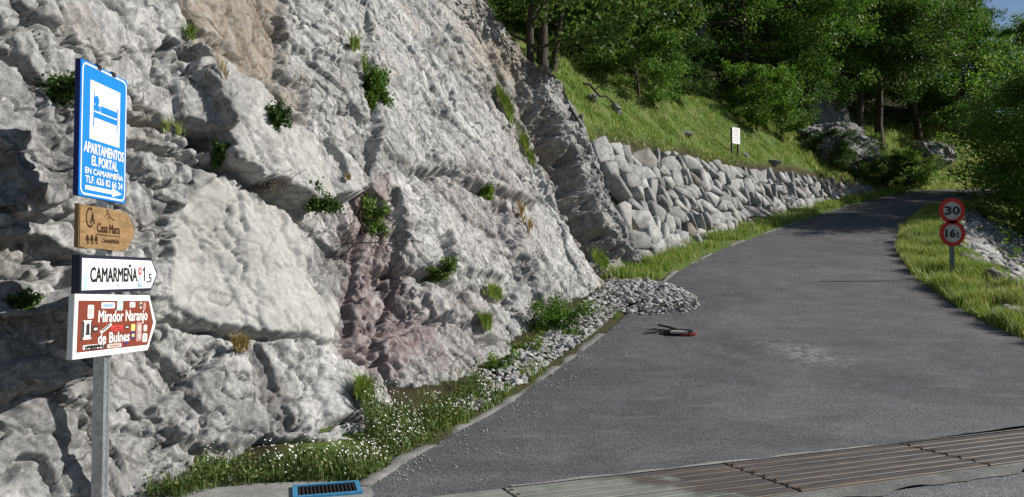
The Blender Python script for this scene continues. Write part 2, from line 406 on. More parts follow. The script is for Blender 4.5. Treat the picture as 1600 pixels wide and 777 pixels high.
def terrain(X, Y, rough=True):
    X = np.asarray(X, float); Y = np.asarray(Y, float); XY = np.stack([X, Y], 1)
    dl, tl = sdist(XY, LEFT); dr, tr = sdist(XY, RIGHT); dr = -dr
    zl = road_z(tl); zr = road_z(np.where(tr < 12, np.minimum(Y, 12), tr))
    zr = np.where(tr < 9, 0, road_z(tr))
    hw = np.interp(tl, HW_T, HW); wz = smooth(tl, 16.8, 18.6)
    rampw = .42 * hw + .05
    left = zl + .2 * np.clip(dl, 0, 1) + hw * np.clip((dl - 1.05) / rampw, 0, 1)
    top = np.maximum(dl - 1.05 - rampw, 0)
    left = left + 1.15 * np.minimum(top, 2.6) + np.interp(X, [39, 56], [.62, .14]) * np.maximum(top - 2.6, 0)
    cl = zl + np.interp(tl, [5.6, 7], [.0, .2]) * np.clip(dl, 0, 1.2) - np.interp(tl, [5.7, 6.3], [.03, 0]) + .9 * np.maximum(dl - 4, 0)
    left = left * wz + cl * (1 - wz)
    e = np.maximum(dr - 1.5, 0)
    right = zr + .05 * np.minimum(dr, 1.2) - .6 * np.minimum(e, 9) - .25 * np.maximum(e - 9, 0) + .5 * np.maximum(e - 30, 0)
    inside = road_z(Y) - .13
    z = np.where(dl > dr, left, right)
    d = np.maximum(dl, dr)
    w = smooth(d, -.25, .1)
    z = inside * (1 - w) + np.where(d > -.25, z, 0) * w
    if rough:
        k = smooth(d, np.where(wz < .5, 2.5, .8), np.where(wz < .5, 6, 4))
        P = np.stack([X, Y, 0 * X], 1)
        z = z + k * (.35 * fbm(P * .35, 3) + .1 * fbm(P * 1.5, 2))
        z = z + smooth(d, 14, 40) * 2.5 * fbm(P * .07, 3)
    return z
def tz(x, y): return float(terrain(np.array([x]), np.array([y]))[0])
def grid(xs, ys):
    X, Y = np.meshgrid(xs, ys); nx, ny = len(xs), len(ys)
    i = (np.arange(ny - 1)[:, None] * nx + np.arange(nx - 1)[None, :]).ravel()
    return X.ravel(), Y.ravel(), np.stack([i, i + 1, i + nx + 1, i + nx], 1)
# ground far: one big sheet
xs = np.concatenate([np.linspace(-1500, -60, 13), np.linspace(-14, 46, 12), np.linspace(80, 1500, 13)])
def ground_sheet():
    xs = np.linspace(-1600, 1600, 33); X, Y, F = grid(xs, xs)
    Z = -14 + 0 * X
    link('ground', mesh('ground', np.stack([X, Y, Z], 1), F, M['soil'], attrs={'soil': 0 * X + .3}), kind='structure')
ground_sheet()
def hill_sheet():
    xs = np.concatenate([np.arange(-70, -14, 2.), np.arange(-14, 4, .35), np.arange(4, 24, .25), np.arange(24, 60, .6), np.arange(60, 150, 2.5)])
    ys = np.concatenate([np.arange(-40, -6, 2.), np.arange(-6, 5, .5), np.arange(5, 52, .25), np.arange(52, 75, .8), np.arange(75, 170, 2.5)])
    X, Y, F = grid(xs, ys); Z = terrain(X, Y)
    dl, tl = sdist(np.stack([X, Y], 1), LEFT); dr, tr = sdist(np.stack([X, Y], 1), RIGHT); dr = -dr
    hw = np.interp(tl, HW_T, HW)
    soil = np.clip(smooth(dl, 4.2 + .42 * hw, 7.5 + .42 * hw) + (smooth(dl, .9, 1.1) - smooth(dl, 1.1 + .42 * hw, 1.5 + .42 * hw)) + smooth(dr, 3, 5) + .85 * smooth(dl, 1.6, 1.2) * (dl > -.3) * (tl > 7.2) * (tl < 17), 0, 1)
    link('hillside', mesh('hillside', np.stack([X, Y, Z], 1), F, M['soil'], True, {'soil': soil}), kind='structure')
hill_sheet()

# ------------------------------------------------------------------ grate line and roads
GA = np.array([-.83, 5.50]); GD = np.array([6.21, 2.54]); GD /= np.linalg.norm(GD); GN = np.array([GD[1], -GD[0]])   # GN towards the camera
G_W = .93
def line_y(off, X):            # Y on the grate-parallel line at X
    p = GA + GN * off; return p[1] + (X - p[0]) * GD[1] / GD[0]
def upper_road():
    lx = np.interp
    st_ = np.concatenate([np.linspace(0, 1, 140)])
    def resample(line, n):
        d = np.concatenate([[0], np.cumsum(np.hypot(*np.diff(line, axis=0).T))]); t = np.linspace(0, d[-1], n)
        return np.stack([np.interp(t, d, line[:, 0]), np.interp(t, d, line[:, 1])], 1), t
    # polygon region approached as grid in Y with per-row left/right X, for Y up to 45, then a strip
    rows = []
    L = LEFT[3:]; Rr = RIGHT[3:]
    ys = np.concatenate([np.linspace(5.4, 14, 90), np.linspace(14.2, 45, 130)])
    nx = 60; V = []
    for y in ys:
        xl = np.interp(y, L[:, 1], L[:, 0]); xr = np.interp(y, Rr[:, 1], Rr[:, 0])
        if y < 8.4: xr = 14.
        elif y < 9.8: xr = min(14., np.interp(y, [8.4, 9.8], [13.9, 8.6]))
        u = np.linspace(0, 1, nx); x = xl + (xr - xl) * u
        yy = np.maximum(y, line_y(-.012, x))
        V.append(np.stack([x, yy, road_z(yy) + .0], 1))
    # last stretch
    l2, _ = resample(LEFT[15:19], 30); r2, _ = resample(RIGHT[11:15], 30)
    l0 = np.array([np.interp(45, L[:, 1], L[:, 0]), 45]); r0 = np.array([np.interp(45, Rr[:, 1], Rr[:, 0]), 45])
    for k in range(1, 30):
        f = min(1, k / 6); a = l2[k]; b = r0 + (r2[k] - r2[0]) * 1 if False else r2[k]
        b = b if k > 6 else r0 * (1 - k / 6) + r2[6] * (k / 6)
        u = np.linspace(0, 1, nx)[:, None]; p = a * (1 - u) + b * u
        V.append(np.stack([p[:, 0], p[:, 1], road_z(p[:, 1])], 1))
    V = np.concatenate(V); ny = len(V) // nx
    i = (np.arange(ny - 1)[:, None] * nx + np.arange(nx - 1)[None, :]).ravel()
    F = np.stack([i, i + 1, i + nx + 1, i + nx], 1)
    # tiny crown and settlement
    P = V.copy(); P[:, 2] = 0
    V[:, 2] += .012 * fbm(P * .8, 3) * smooth(V[:, 1], 8, 10)
    c = at(1255, 552, 1); cs = (1255, 552)
    px, py, _ = project(V)
    scr = np.exp(-(((px - 1255) / 72) ** 2 + ((py - 552 - .24 * (px - 1255)) / 13) ** 2))
    dl, _ = sdist(V[:, :2], LEFT)
    edge = np.exp(dl / .5) * (V[:, 1] > 9)
    drr, _ = sdist(V[:, :2], RIGHT)
    edge = np.clip(edge + np.exp(-np.abs(drr) / .25), 0, 1)
    # skip degenerate collapsed rows on the grate line
    e1 = np.linalg.norm(V[F[:, 0]] - V[F[:, 3]], axis=1) > 1e-4
    e2 = np.linalg.norm(V[F[:, 1]] - V[F[:, 2]], axis=1) > 1e-4
    link('road', mesh('road', V, F[e1 & e2], M['asphalt'], True, {'scrape': scr, 'edge': edge}), kind='structure')
upper_road()
def lower_road():
    V = []; nx = 60; xs = np.linspace(-30, 40, nx); ys_off = [G_W + .22, 3, 6, 10, 20, 40]
    for o in ys_off:
        V.append(np.stack([xs, line_y(o, xs) if o < 10 else line_y(o, xs) , 0 * xs + .002], 1))
    V = np.concatenate(V); ny = len(ys_off)
    i = (np.arange(ny - 1)[:, None] * nx + np.arange(nx - 1)[None, :]).ravel()
    # keep only east of the left verge
    F = np.stack([i, i + nx, i + nx + 1, i + 1], 1)
    me = mesh('lower_road', V, F, M['asphalt_low'], True)
    link('lower_road', me, kind='structure')
    # ragged concrete strips on both sides of the grate
    rng = np.random.default_rng(3)
    def strip(name, o0, o1, x0, x1, z, jag, mat):
        n = 160; t = np.linspace(x0, x1, n); q = np.stack([t, 0 * t, 0 * t], 1)
        j0 = o0 + jag * fbm(q * 2.3 + 5, 4) * .7; p0 = GA[None] + GD[None] * t[:, None] + GN[None] * j0[:, None]
        p1 = GA[None] + GD[None] * t[:, None] + GN[None] * o1
        V = np.concatenate([np.c_[p0, np.full(n, z)], np.c_[p1, np.full(n, z)]]); k = np.arange(n - 1)
        F = np.stack([k, k + 1, k + n + 1, k + n], 1)
        if o0 > o1: pass
        link(name, mesh(name, V, F[:, ::-1] if o0 < o1 else F, mat), kind='structure')
    strip('concrete_edge', -.05, -.004, .9, 12, .007, .06, M['concrete'])
    strip('concrete_edge', G_W + .24, G_W + .02, -1.6, 12, .010, .12, M['kerb'])
lower_road()
# grate: recessed pit, sill and steel slats, panel by panel
def road_grate():
    g = empty('road_grate', (GA[0], GA[1], 0), 'long steel slatted grate set across the asphalt road in the foreground', 'road grate', rotz=math.atan2(GD[1], GD[0]))
    box('pit', (-.35, 12, -G_W, 0, -.5, -.055), M['pit'], g)
    box('sill', (-.35, 12, -G_W - .055, -G_W + .004, -.3, .004), M['concrete_mossy'], g)
    cuts = [-.32, .82, 2.83, 4.86, 6.9, 8.95]; ns = 7; wd = (G_W - .02) / ns
    meshes = {}
    rng = random.Random(5)
    for a, b in zip(cuts[:-1], cuts[1:]):
        for k in range(ns):
            y1 = -.01 - k * wd; y0 = y1 - wd + .021
            o = box('slat', (a + .012, b - .012, y0, y1, -.05, .006 + rng.uniform(-.003, .003)), M['slat'], g, bev=.004)
            o.location.z = 0
            if a > 0:
                bx = box('bolt', (a + .03, a + .055, y0 + .03, y0 + .055, .004, .014), M['panel_bolt'], o, bev=.003)
road_grate()
# asphalt end left of the grate: concrete gutter
def gutter():
    pts = [(-3.4, 4.6), (-1.0, 4.6), (-.98, 5.35), (-1.02, 5.7), (-1.1, 5.95), (-1.5, 6.02), (-2.2, 5.92), (-3.4, 5.4)]
    bm = bmesh.new(); prism_bm(bm, pts, -.12, .006); bmesh.ops.triangulate(bm, faces=bm.faces)
    link('gutter', bm_mesh(bm, 'gutter', M['concrete']), kind='structure')
gutter()
def kerb():
    rng = np.random.default_rng(8)
    L = LEFT[4:18]; d = np.concatenate([[0], np.cumsum(np.hypot(*np.diff(L, axis=0).T))])
    for (y0, y1, w0, h) in ((5.85, 12.3, .16, .014), (16.6, 44, .15, .025)):
        t0 = np.interp(y0, L[:, 1], d); t1 = np.interp(y1, L[:, 1], d); n = int((t1 - t0) / .12)
        t = np.linspace(t0, t1, n); p = np.stack([np.interp(t, d, L[:, 0]), np.interp(t, d, L[:, 1])], 1)
        tg = np.gradient(p, axis=0); tg /= np.linalg.norm(tg, axis=1)[:, None]; nl = np.stack([-tg[:, 1], tg[:, 0]], 1)
        q = np.stack([t, 0 * t, 0 * t], 1); w = w0 * (1 + .5 * fbm(q * 1.7, 3)); hh = h * (.9 + .7 * fbm(q * 2.9 + 3, 4)) * (1 - 1.7 * smooth(fbm(q * .9 + y0, 3), .1 if y0 < 8 else -.15, .3 if y0 < 8 else .1)); z = road_z(p[:, 1])
        prof = [(-.03, -.05), (-.02 , 1), (.5, 1.15), (1, .9), (1.05, -2.5)]
        V = []
        for a, b in prof:
            jj = .02 * fbm(q * 5 + a * 3, 2)
            V.append(np.c_[p + nl * (w * a + jj)[:, None], z + np.where(b < 0, b * .05, b * hh)])
        V = np.concatenate(V); m = len(prof)
        k = np.arange(n - 1)
        F = np.concatenate([np.stack([r * n + k, r * n + k + 1, (r + 1) * n + k + 1, (r + 1) * n + k], 1) for r in range(m - 1)])
        link('kerb', mesh('kerb', V, F, M['kerb']), kind='structure')
kerb()
def drain():
    c = at(513, 767, 5.78); ang = math.atan2(.14, .47)
    g = empty('drain_grate', (c[0], 5.74, .012), 'small blue framed storm drain grate in the concrete gutter', 'drain grate', rotz=ang)
    w, h = .245, .165; t = .035
    bm = bmesh.new()
    for b in ((-w, w, h - t, h), (-w, w, -h, -h + t), (-w, -w + t, -h + t, h - t), (w - t, w, -h + t, h - t)): box_bm(bm, *b, -.03, .012)
    link('frame', bm_mesh(bm, 'frame', M['grate_blue']), g)
    box('pit', (-w + .03, w - .03, -h + .03, h - .03, -.03, -.004), M['pit'], g)
    for i in range(15):
        x = -w + t + (i + .5) * (2 * w - 2 * t) / 15
        box('bar', (x - .006, x + .006, -h + t, h - t, -.003, .008), M['dark_iron'], g)
drain()

# ------------------------------------------------------------------ CLIFF
BASE = np.array([(-6.2, -3), (-5.0, .5), (-3.95, 3.2), (-3.2, 4.85), (-2.75, 5.55), (-2.15, 6.3), (-1.5, 7.0), (-1.25, 7.7), (-1.3, 8.5), (-.85, 9.3), (-.2, 10.0), (.2, 11.1),
                 (.85, 12.8), (1.5, 14.7), (2.25, 16.4), (2.95, 17.8), (3.35, 18.75), (3.0, 19.3), (1.6, 20), (-.5, 21.2)])
def build_cliff():
    d = np.concatenate([[0], np.cumsum(np.hypot(*np.diff(BASE, axis=0).T))])
    tt = np.linspace(0, d[-1], 4000)
    B = np.stack([np.interp(tt, d, BASE[:, 0]), np.interp(tt, d, BASE[:, 1])], 1)
    k = np.exp(-np.linspace(-2.2, 2.2, 161) ** 2); k /= k.sum()
    Bs = np.stack([np.convolve(np.pad(B[:, i], 80, mode='edge'), k, 'valid') for i in (0, 1)], 1)
    tg = np.gradient(Bs, axis=0); tg /= np.linalg.norm(tg, axis=1)[:, None]
    s_end = np.interp(18.6, BASE[:16, 1], d[:16])
    kk = np.ones(701) / 701
    ie = int(np.searchsorted(tt, s_end - .3)); tf = tg.copy(); tf[ie:] = np.array([.5, .866])
    tgs = np.stack([np.convolve(np.pad(tf[:, i], 350, mode='edge'), kk, 'valid') for i in (0, 1)], 1); tgs /= np.linalg.norm(tgs, axis=1)[:, None]
    # columns roughly even in picture width
    dens = np.interp(tt, [0, d[2], d[3], s_end, s_end + 2, d[-1]], [8, 58, 60, 47, 44, 8])
    cum = np.concatenate([[0], np.cumsum((dens[1:] + dens[:-1]) / 2 * np.diff(tt))]); ncol = int(cum[-1])
    ts = np.interp(np.linspace(0, cum[-1], ncol), cum, tt)
    bx = np.stack([np.interp(ts, tt, Bs[:, i]) for i in (0, 1)], 1); tn = np.stack([np.interp(ts, tt, tgs[:, i]) for i in (0, 1)], 1)
    tn /= np.linalg.norm(tn, axis=1)[:, None]
    nout = np.stack([tn[:, 1], -tn[:, 0]], 1)
    # height of the crest above the base
    yb = bx[:, 1]
    Ht = 2.9 + .50 * np.clip(yb, 2, 20)
    Ht = np.where(ts > s_end, 4.3, np.minimum(Ht, np.interp(yb, [14.5, 16.4, 17.8, 18.7], [10.2, 6.9, 5.0, 4.3])))
    nrow = 440
    v = np.linspace(0, 1, nrow)
    zb = road_z(yb) - .25
    H = v[:, None] * Ht[None, :]
    toe = np.interp(yb, [0, 5, 6.5, 8, 9, 11, 14, 18], [.4, .5, .72, .55, .45, .5, .4, .3])
    lean = np.interp(yb, [3, 5.3, 7, 9.5], [0, .02, .18, .34]); tl_ = np.interp(yb, [5.5, 7.5], [.5, .9])
    inn = lean[None] * H + toe[None] * (1 - np.exp(-H / tl_[None])) + .012 * H * H
    PX = bx[None, :, 0] - nout[None, :, 0] * inn; PY = bx[None, :, 1] - nout[None, :, 1] * inn; PZ = zb[None] + H
    # hand over to the plateau at the top
    ncap = 26; c = np.linspace(0, 1, ncap + 1)[1:] ** 1.5
    capd = 16 * c
    ef = (1 - .85 * smooth(yb, 14.5, 17.5) * (ts > 8))[None]; ef = np.where(ts[None] > s_end, .15, ef)
    topi = inn[-1][None]; capz = zb[None] + Ht[None] + (.55 * (1 - np.exp(-capd / .5))[:, None] + .45 * capd[:, None]) * ef
    capi = topi + capd[:, None] * np.where(ts > s_end - .5, .3, 1)[None]
    PX = np.concatenate([PX, bx[None, :, 0] - nout[None, :, 0] * capi]); PY = np.concatenate([PY, bx[None, :, 1] - nout[None, :, 1] * capi]); PZ = np.concatenate([PZ, capz])
    P = np.stack([PX.ravel(), PY.ravel(), PZ.ravel()], 1); nr = nrow + ncap
    # base normals
    def normals(P):
        G = P.reshape(nr, ncol, 3); du = np.gradient(G, axis=1); dv = np.gradient(G, axis=0)
        n = np.cross(du, dv).reshape(-1, 3); return n / (np.linalg.norm(n, axis=1)[:, None] + 1e-9)
    n0 = normals(P)
    S = np.broadcast_to(ts[None], (nr, ncol)).ravel()
    front = smooth(S, s_end + .6, s_end)
    px, py, zc = project(P)
    px = np.where(zc < 1, -500, px)
    wob = np.stack([P[:, 0], P[:, 1], P[:, 2]], 1)
    wx = 9 * fbm(wob * 1.6 + 3, 4, .6); wy = 9 * fbm(wob * 1.6 + 40, 4, .6)
    qx = px + wx; qy = py + wy
    def sdf(poly):
        poly = np.asarray(poly, float); n = len(poly); dmin = np.full(len(qx), 1e9); ins = np.zeros(len(qx), bool)
        bb = (qx > poly[:, 0].min() - 60) & (qx < poly[:, 0].max() + 60) & (qy > poly[:, 1].min() - 60) & (qy < poly[:, 1].max() + 60)
        idx = np.nonzero(bb)[0]; X = qx[idx]; Y = qy[idx]; dm = np.full(len(idx), 1e9); inn_ = np.zeros(len(idx), bool)
        for i in range(n):
            a = poly[i]; b = poly[(i + 1) % n]; ab = b - a
            t = np.clip(((X - a[0]) * ab[0] + (Y - a[1]) * ab[1]) / (ab @ ab), 0, 1)
            dm = np.minimum(dm, np.hypot(X - a[0] - t * ab[0], Y - a[1] - t * ab[1]))
            cnd = (a[1] > Y) != (b[1] > Y)
            xi = a[0] + (Y - a[1]) / (ab[1] if ab[1] else 1e-9) * ab[0]
            inn_ ^= cnd & (X < xi)
        return idx, np.where(inn_, -dm, dm)
    def pline(line):
        line = np.asarray(line, float)
        bb = (qx > line[:, 0].min() - 50) & (qx < line[:, 0].max() + 50) & (qy > line[:, 1].min() - 50) & (qy < line[:, 1].max() + 50)
        idx = np.nonzero(bb)[0]; X = qx[idx]; Y = qy[idx]; dm = np.full(len(idx), 1e9)
        for a, b in zip(line[:-1], line[1:]):
            ab = b - a; t = np.clip(((X - a[0]) * ab[0] + (Y - a[1]) * ab[1]) / (ab @ ab), 0, 1)
            dm = np.minimum(dm, np.hypot(X - a[0] - t * ab[0], Y - a[1] - t * ab[1]))
        return idx, dm
    D = np.zeros(len(P)); rough = np.ones(len(P)); stain_shade = np.zeros((len(P), 4)); stain_shade[:, 3] = 1; pale = np.zeros(len(P))
    def slab(poly, off, gx=0, gy=0, soft=8, rg=None):
        idx, s = sdf(poly); w = smooth(s, soft * .5, -soft * .5); cx, cy = np.mean(poly, axis=0)
        D[idx] += w * (.75 * off + gx * (px[idx] - cx) / 100 + gy * (py[idx] - cy) / 100)
        if rg is not None: rough[idx] = rough[idx] * (1 - w) + rg * w
    def crack(line, depth, wd, step=0):
        idx, dm = pline(line); D[idx] -= depth * smooth(dm, wd, wd * .3)
    def tint(poly, ch, a, soft=30):
        idx, s = sdf(poly); w = smooth(s, soft * .5, -soft * .5) * a
        if ch == 3: pale[idx] = np.maximum(pale[idx], w)
        else: stain_shade[idx, ch] = np.maximum(stain_shade[idx, ch], w)
    # --- big forms
    slab([(-60, 590), (60, 555), (135, 585), (215, 650), (285, 690), (290, 800), (-60, 820)], .22, .05, -.02, 10, .9)
    slab([(-60, 385), (70, 372), (130, 400), (110, 450), (60, 480), (-60, 478)], -.30, 0, 0, 10)
    slab([(-60, 500), (70, 490), (140, 560), (60, 585), (-60, 600)], -.12, 0, .1, 10)
    slab([(-60, 100), (40, 120), (120, 170), (120, 300), (60, 330), (-60, 200)], .10, -.06, .05, 8)
    slab([(200, 250), (260, 255), (330, 275), (280, 330), (262, 470), (210, 480), (190, 330)], .08, .05, .03, 8)
    slab([(278, 330), (330, 272), (400, 292), (465, 335), (478, 440), (525, 480), (522, 538), (430, 520), (330, 508), (262, 480)], .07, .02, .03, 6, .3)
    slab([(300, 66), (345, 110), (422, 175), (518, 268), (552, 312), (500, 322), (466, 332), (405, 290), (343, 268), (322, 195), (292, 120)], .36, .08, .03, 4, .4)
    slab([(275, -20), (450, -20), (445, 105), (420, 160), (353, 112), (310, 66)], -.22, .06, -.05, 10, .8)
    slab([(415, 160), (440, 110), (470, 130), (470, 230)], -.16, 0, 0, 8)
    slab([(262, 128), (312, 115), (345, 188), (330, 214), (272, 192)], .20, .1, .05, 5, .5)
    slab([(280, 204), (330, 212), (340, 238), (296, 236)], -.75, 0, 0, 3)
    slab([(266, 70), (300, 78), (318, 96), (275, 92)], -.5, 0, 0, 3)
    slab([(430, 215), (480, 200), (548, 192), (566, 262), (545, 298), (500, 250)], .08, .08, .05, 6, .6)
    slab([(450, -10), (548, -10), (556, 60), (560, 180), (480, 195), (445, 110)], .06, .06, 0, 8, .8)
    slab([(592, -10), (742, -10), (770, 90), (800, 230), (815, 330), (700, 272), (640, 262), (588, 235)], .14, .06, .04, 10, .85)
    slab([(610, 292), (700, 275), (760, 320), (788, 440), (700, 424), (628, 418)], .14, .05, .03, 8, .7)
    slab([(588, 530), (640, 508), (692, 500), (737, 540), (742, 602), (700, 630), (600, 606)], .24, .06, .05, 7, .55)
    slab([(735, 535), (795, 548), (805, 605), (745, 600)], .16, .05, .05, 6, .6)
    slab([(640, 430), (740, 460), (745, 510), (690, 495), (610, 520), (600, 460)], .04, .1, .05, 8, 1.1)
    slab([(238, 640), (330, 575), (390, 532), (470, 530), (560, 580), (612, 702), (560, 722), (400, 700), (260, 712)], .26, .05, .04, 8, .6)
    slab([(383, 560), (400, 540), (440, 640), (450, 690), (415, 690)], -.10, 0, 0, 8)
    slab([(820, 260), (860, 330), (905, 400), (955, 455), (900, 500), (840, 480), (800, 380)], .16, .05, .03, 8, .9)
    slab([(804, 96), (832, 150), (882, 250), (918, 345), (952, 402), (920, 405), (880, 325), (850, 258), (812, 180)], -.5, 0, 0, 8, .8)
    slab([(832, 112), (872, 118), (908, 200), (948, 268), (970, 338), (1012, 424), (955, 404), (922, 350), (888, 255), (842, 160)], .36, .05, 0, 7, 1.4)
    # --- joints and ledges
    crack([(-40, 85), (40, 100), (110, 150), (200, 195), (260, 205)], .2, 11)
    crack([(170, 228), (250, 245), (330, 262), (400, 296), (470, 345), (525, 395)], .2, 8)
    crack([(225, 500), (300, 512), (400, 530), (470, 527), (540, 570)], .2, 9)
    crack([(563, -20), (570, 60), (580, 140), (586, 210), (570, 300), (562, 380), (545, 470), (556, 600)], .15, 9)
    crack([(610, 300), (625, 380), (615, 470), (575, 560)], .15, 7)
    crack([(588, 425), (680, 430), (745, 462), (800, 472)], .2, 9)
    crack([(640, 262), (720, 278), (780, 330), (800, 400), (805, 470)], .12, 7)
    crack([(690, 372), (697, 400), (694, 425)], .22, 8)
    crack([(-40, 330), (60, 345), (130, 330), (190, 320)], .16, 8)
    crack([(200, 195), (215, 300), (200, 420), (230, 500)], .04, 4)
    crack([(270, 60), (240, 90), (235, 130)], .18, 8)
    crack([(410, 180), (470, 230), (500, 290)], .15, 7)
    crack([(735, -10), (760, 80), (800, 190), (850, 290), (905, 395), (945, 440)], .18, 9)
    crack([(690, 20), (720, 110), (770, 160), (800, 240)], .12, 7)
    crack([(590, 530), (690, 500), (735, 535), (800, 545)], .2, 9)
    crack([(370, 300), (385, 360)], .04, 5)
    crack([(150, 600), (210, 650), (280, 690)], .15, 8)
    crack([(480, 690), (530, 672), (600, 700)], .16, 8)
    # --- mineral stains and dark tones, with shade painted into fissure and left hollow
    tint([(535, 290), (600, 280), (650, 470), (690, 520), (610, 610), (550, 610), (528, 480)], 0, .85, 50)
    tint([(640, 440), (760, 470), (760, 600), (600, 600)], 0, .35, 60)
    tint([(680, 270), (800, 230), (830, 400), (720, 400)], 0, .3, 60)
    tint([(278, -20), (450, -20), (445, 105), (420, 160), (353, 112), (320, 66)], 1, .95, 30)
    tint([(405, 150), (470, 120), (465, 240)], 1, .6, 30)
    tint([(690, -20), (770, -20), (800, 120), (830, 250), (780, 200), (720, 90)], 1, .6, 40)
    tint([(925, 420), (960, 440), (950, 475), (925, 465)], 1, 1., 16)
    tint([(750, 50), (850, 60), (870, 125), (780, 130)], 1, 1., 20)
    tint([(832, 105), (875, 112), (910, 200), (950, 268), (975, 338), (1015, 430), (950, 410), (880, 320), (800, 100)], 2, .4, 16)
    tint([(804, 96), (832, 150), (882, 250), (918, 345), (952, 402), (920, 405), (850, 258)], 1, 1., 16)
    tint([(804, 96), (832, 150), (882, 250), (918, 345), (952, 402), (920, 405), (850, 258)], 2, .6, 16)  # dark tone painting the shade inside the fissure
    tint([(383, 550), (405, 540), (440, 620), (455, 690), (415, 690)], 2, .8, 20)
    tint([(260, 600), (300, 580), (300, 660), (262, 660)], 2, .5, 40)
    tint([(-40, 400), (110, 400), (60, 470), (-40, 470)], 2, .5, 30)  # darkens the left hollow, its shadow painted into the rock
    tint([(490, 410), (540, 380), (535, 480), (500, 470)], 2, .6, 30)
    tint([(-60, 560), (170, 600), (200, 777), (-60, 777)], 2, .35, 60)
    tint([(278, 330), (330, 272), (465, 335), (478, 440), (525, 480), (522, 538), (262, 480)], 3, 1., 30)
    tint([(300, 66), (422, 175), (552, 312), (466, 332), (343, 268)], 3, .5, 20)
    D *= np.interp(zc, [4, 8, 18], [.85, 1., 1.15]) * front
    # --- fracture relief at several sizes, stretched along the bedding (dips down to the right)
    e1 = np.array([.30, .62, -.72]); e1 /= np.linalg.norm(e1)
    Q = P - np.outer(P @ e1, e1) * .5
    Qw = Q + .13 * np.stack([fbm(P * 1.7 + o, 4, .6) for o in (0, 20, 50)], 1)
    Qs = Q + .05 * np.stack([fbm(P * 5 + o, 3, .6) for o in (7, 27, 57)], 1)
    r = np.clip(rough, 0, 1.6)
    a1, g1 = facets(Qw, 1.25, 1, .45, .4, flat=Q); D += .11 * a1 * (.4 + .6 * r)
    _, g2 = facets(Qs, .46, 2, .85, .55, flat=Q)
    D += .085 * crag(Q, .95, 3) * (.25 + .75 * r) + .022 * crag(Q, .30, 4) * (.2 + .8 * r)
    D += .024 * crag(Q, .13, 5, .75) * (.3 + .7 * r) + .017 * crag(Q, .055, 6, .7) * (.5 + .5 * r) * smooth(zc, 16, 8)
    # bedding planes: sharp-lipped steps along two joint sets, only in some bands
    for (dv, per, amp, sd_) in (((-.35, -.25, .90), .62, .062, 3.), ((-.62, -.45, -.64), .85, .075, 19.), ((-.2, .1, .97), .21, .022, 31.)):
        t = (P @ np.array(dv) + .16 * fbm(P * 1.1 + sd_, 4, .55)) / per
        D += amp * ((t - np.floor(t)) ** 1.5 - .4) * smooth(fbm(P * .7 + sd_ * 2, 3), -.15, .25) * r
    a3, g3 = facets(Qs, .36, 7, .25, 1., flat=Q); D += .045 * np.where(np.abs(a3) > .3, np.sign(a3) * (np.abs(a3) - .15), 0) * r
    D -= .10 * smooth(g1, .07, .0) * r + .045 * smooth(g2, .07, 0) * r
    ck = np.abs(fbm(P * np.array([1, 1, 1.3]) * .9 + 77, 4, .55)); D -= .10 * smooth(ck, .035, .0) * r
    D += .09 * fbm(P * .55, 2)
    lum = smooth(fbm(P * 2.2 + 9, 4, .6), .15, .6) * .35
    stain_shade[:, 2] = np.maximum(stain_shade[:, 2], lum * (1 - pale))
    low = smooth(np.broadcast_to(np.concatenate([v, np.ones(ncap)])[:, None] * 3, (nr, ncol)).ravel(), -.01, .1)
    P2 = P + n0 * (D * (.35 + .65 * low))[:, None]
    Pl = .008 * np.stack([fbm(P * 7 + o, 3, .65) for o in (3, 33, 63)], 1) * r[:, None]
    P2 += Pl
    i = (np.arange(nr - 1)[:, None] * ncol + np.arange(ncol - 1)[None, :]).ravel()
    F = np.stack([i, i + 1, i + ncol + 1, i + ncol], 1)
    me = mesh('cliff', P2, F, M['rock'], False, {'stain_shade': stain_shade, 'pale': pale})
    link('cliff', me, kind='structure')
    return P2, n0, S < s_end + .2
CP, CN, CF = build_cliff()
cpx, cpy, czc = project(CP)
CN_ = CN
def on_cliff(px, py):
    m = np.nonzero((np.abs(cpx - px) < 3.5) & (np.abs(cpy - py) < 3.5) & (czc > 1))[0]
    if not len(m): m = np.array([np.argmin((cpx - px) ** 2 + (cpy - py) ** 2 + 1e6 * (czc < 1))])
    k = m[np.argmin(czc[m])]
    return CP[k], CN[k]

# ------------------------------------------------------------------ fitted boulders
def clip_poly(poly, n, c):      # keep points with n.p <= c
    out = []
    for i in range(len(poly)):
        a, b = poly[i], poly[(i + 1) % len(poly)]; da = n @ a - c; db = n @ b - c
        if da <= 0: out.append(a)
        if (da < 0) != (db < 0) and abs(da - db) > 1e-12: out.append(a + (b - a) * (da / (da - db)))
    return out
def stone_cells(seeds, A, bound):
    """Voronoi cells in a stretched metric; returns polygons in the original plane"""
    Ai = np.linalg.inv(A); T = seeds @ A.T; out = []
    for i, p in enumerate(T):
        d = np.hypot(*(T - p).T); nb = np.argsort(d)[1:22]
        poly = [p + np.array(q) for q in ((-3, -3), (3, -3), (3, 3), (-3, 3))]
        for j in nb:
            n = T[j] - p; poly = clip_poly(poly, n, n @ (T[j] + p) / 2)
            if len(poly) < 3: break
        poly = [Ai @ q for q in poly]
        out.append(np.array(poly) if len(poly) > 2 else None)
    return out
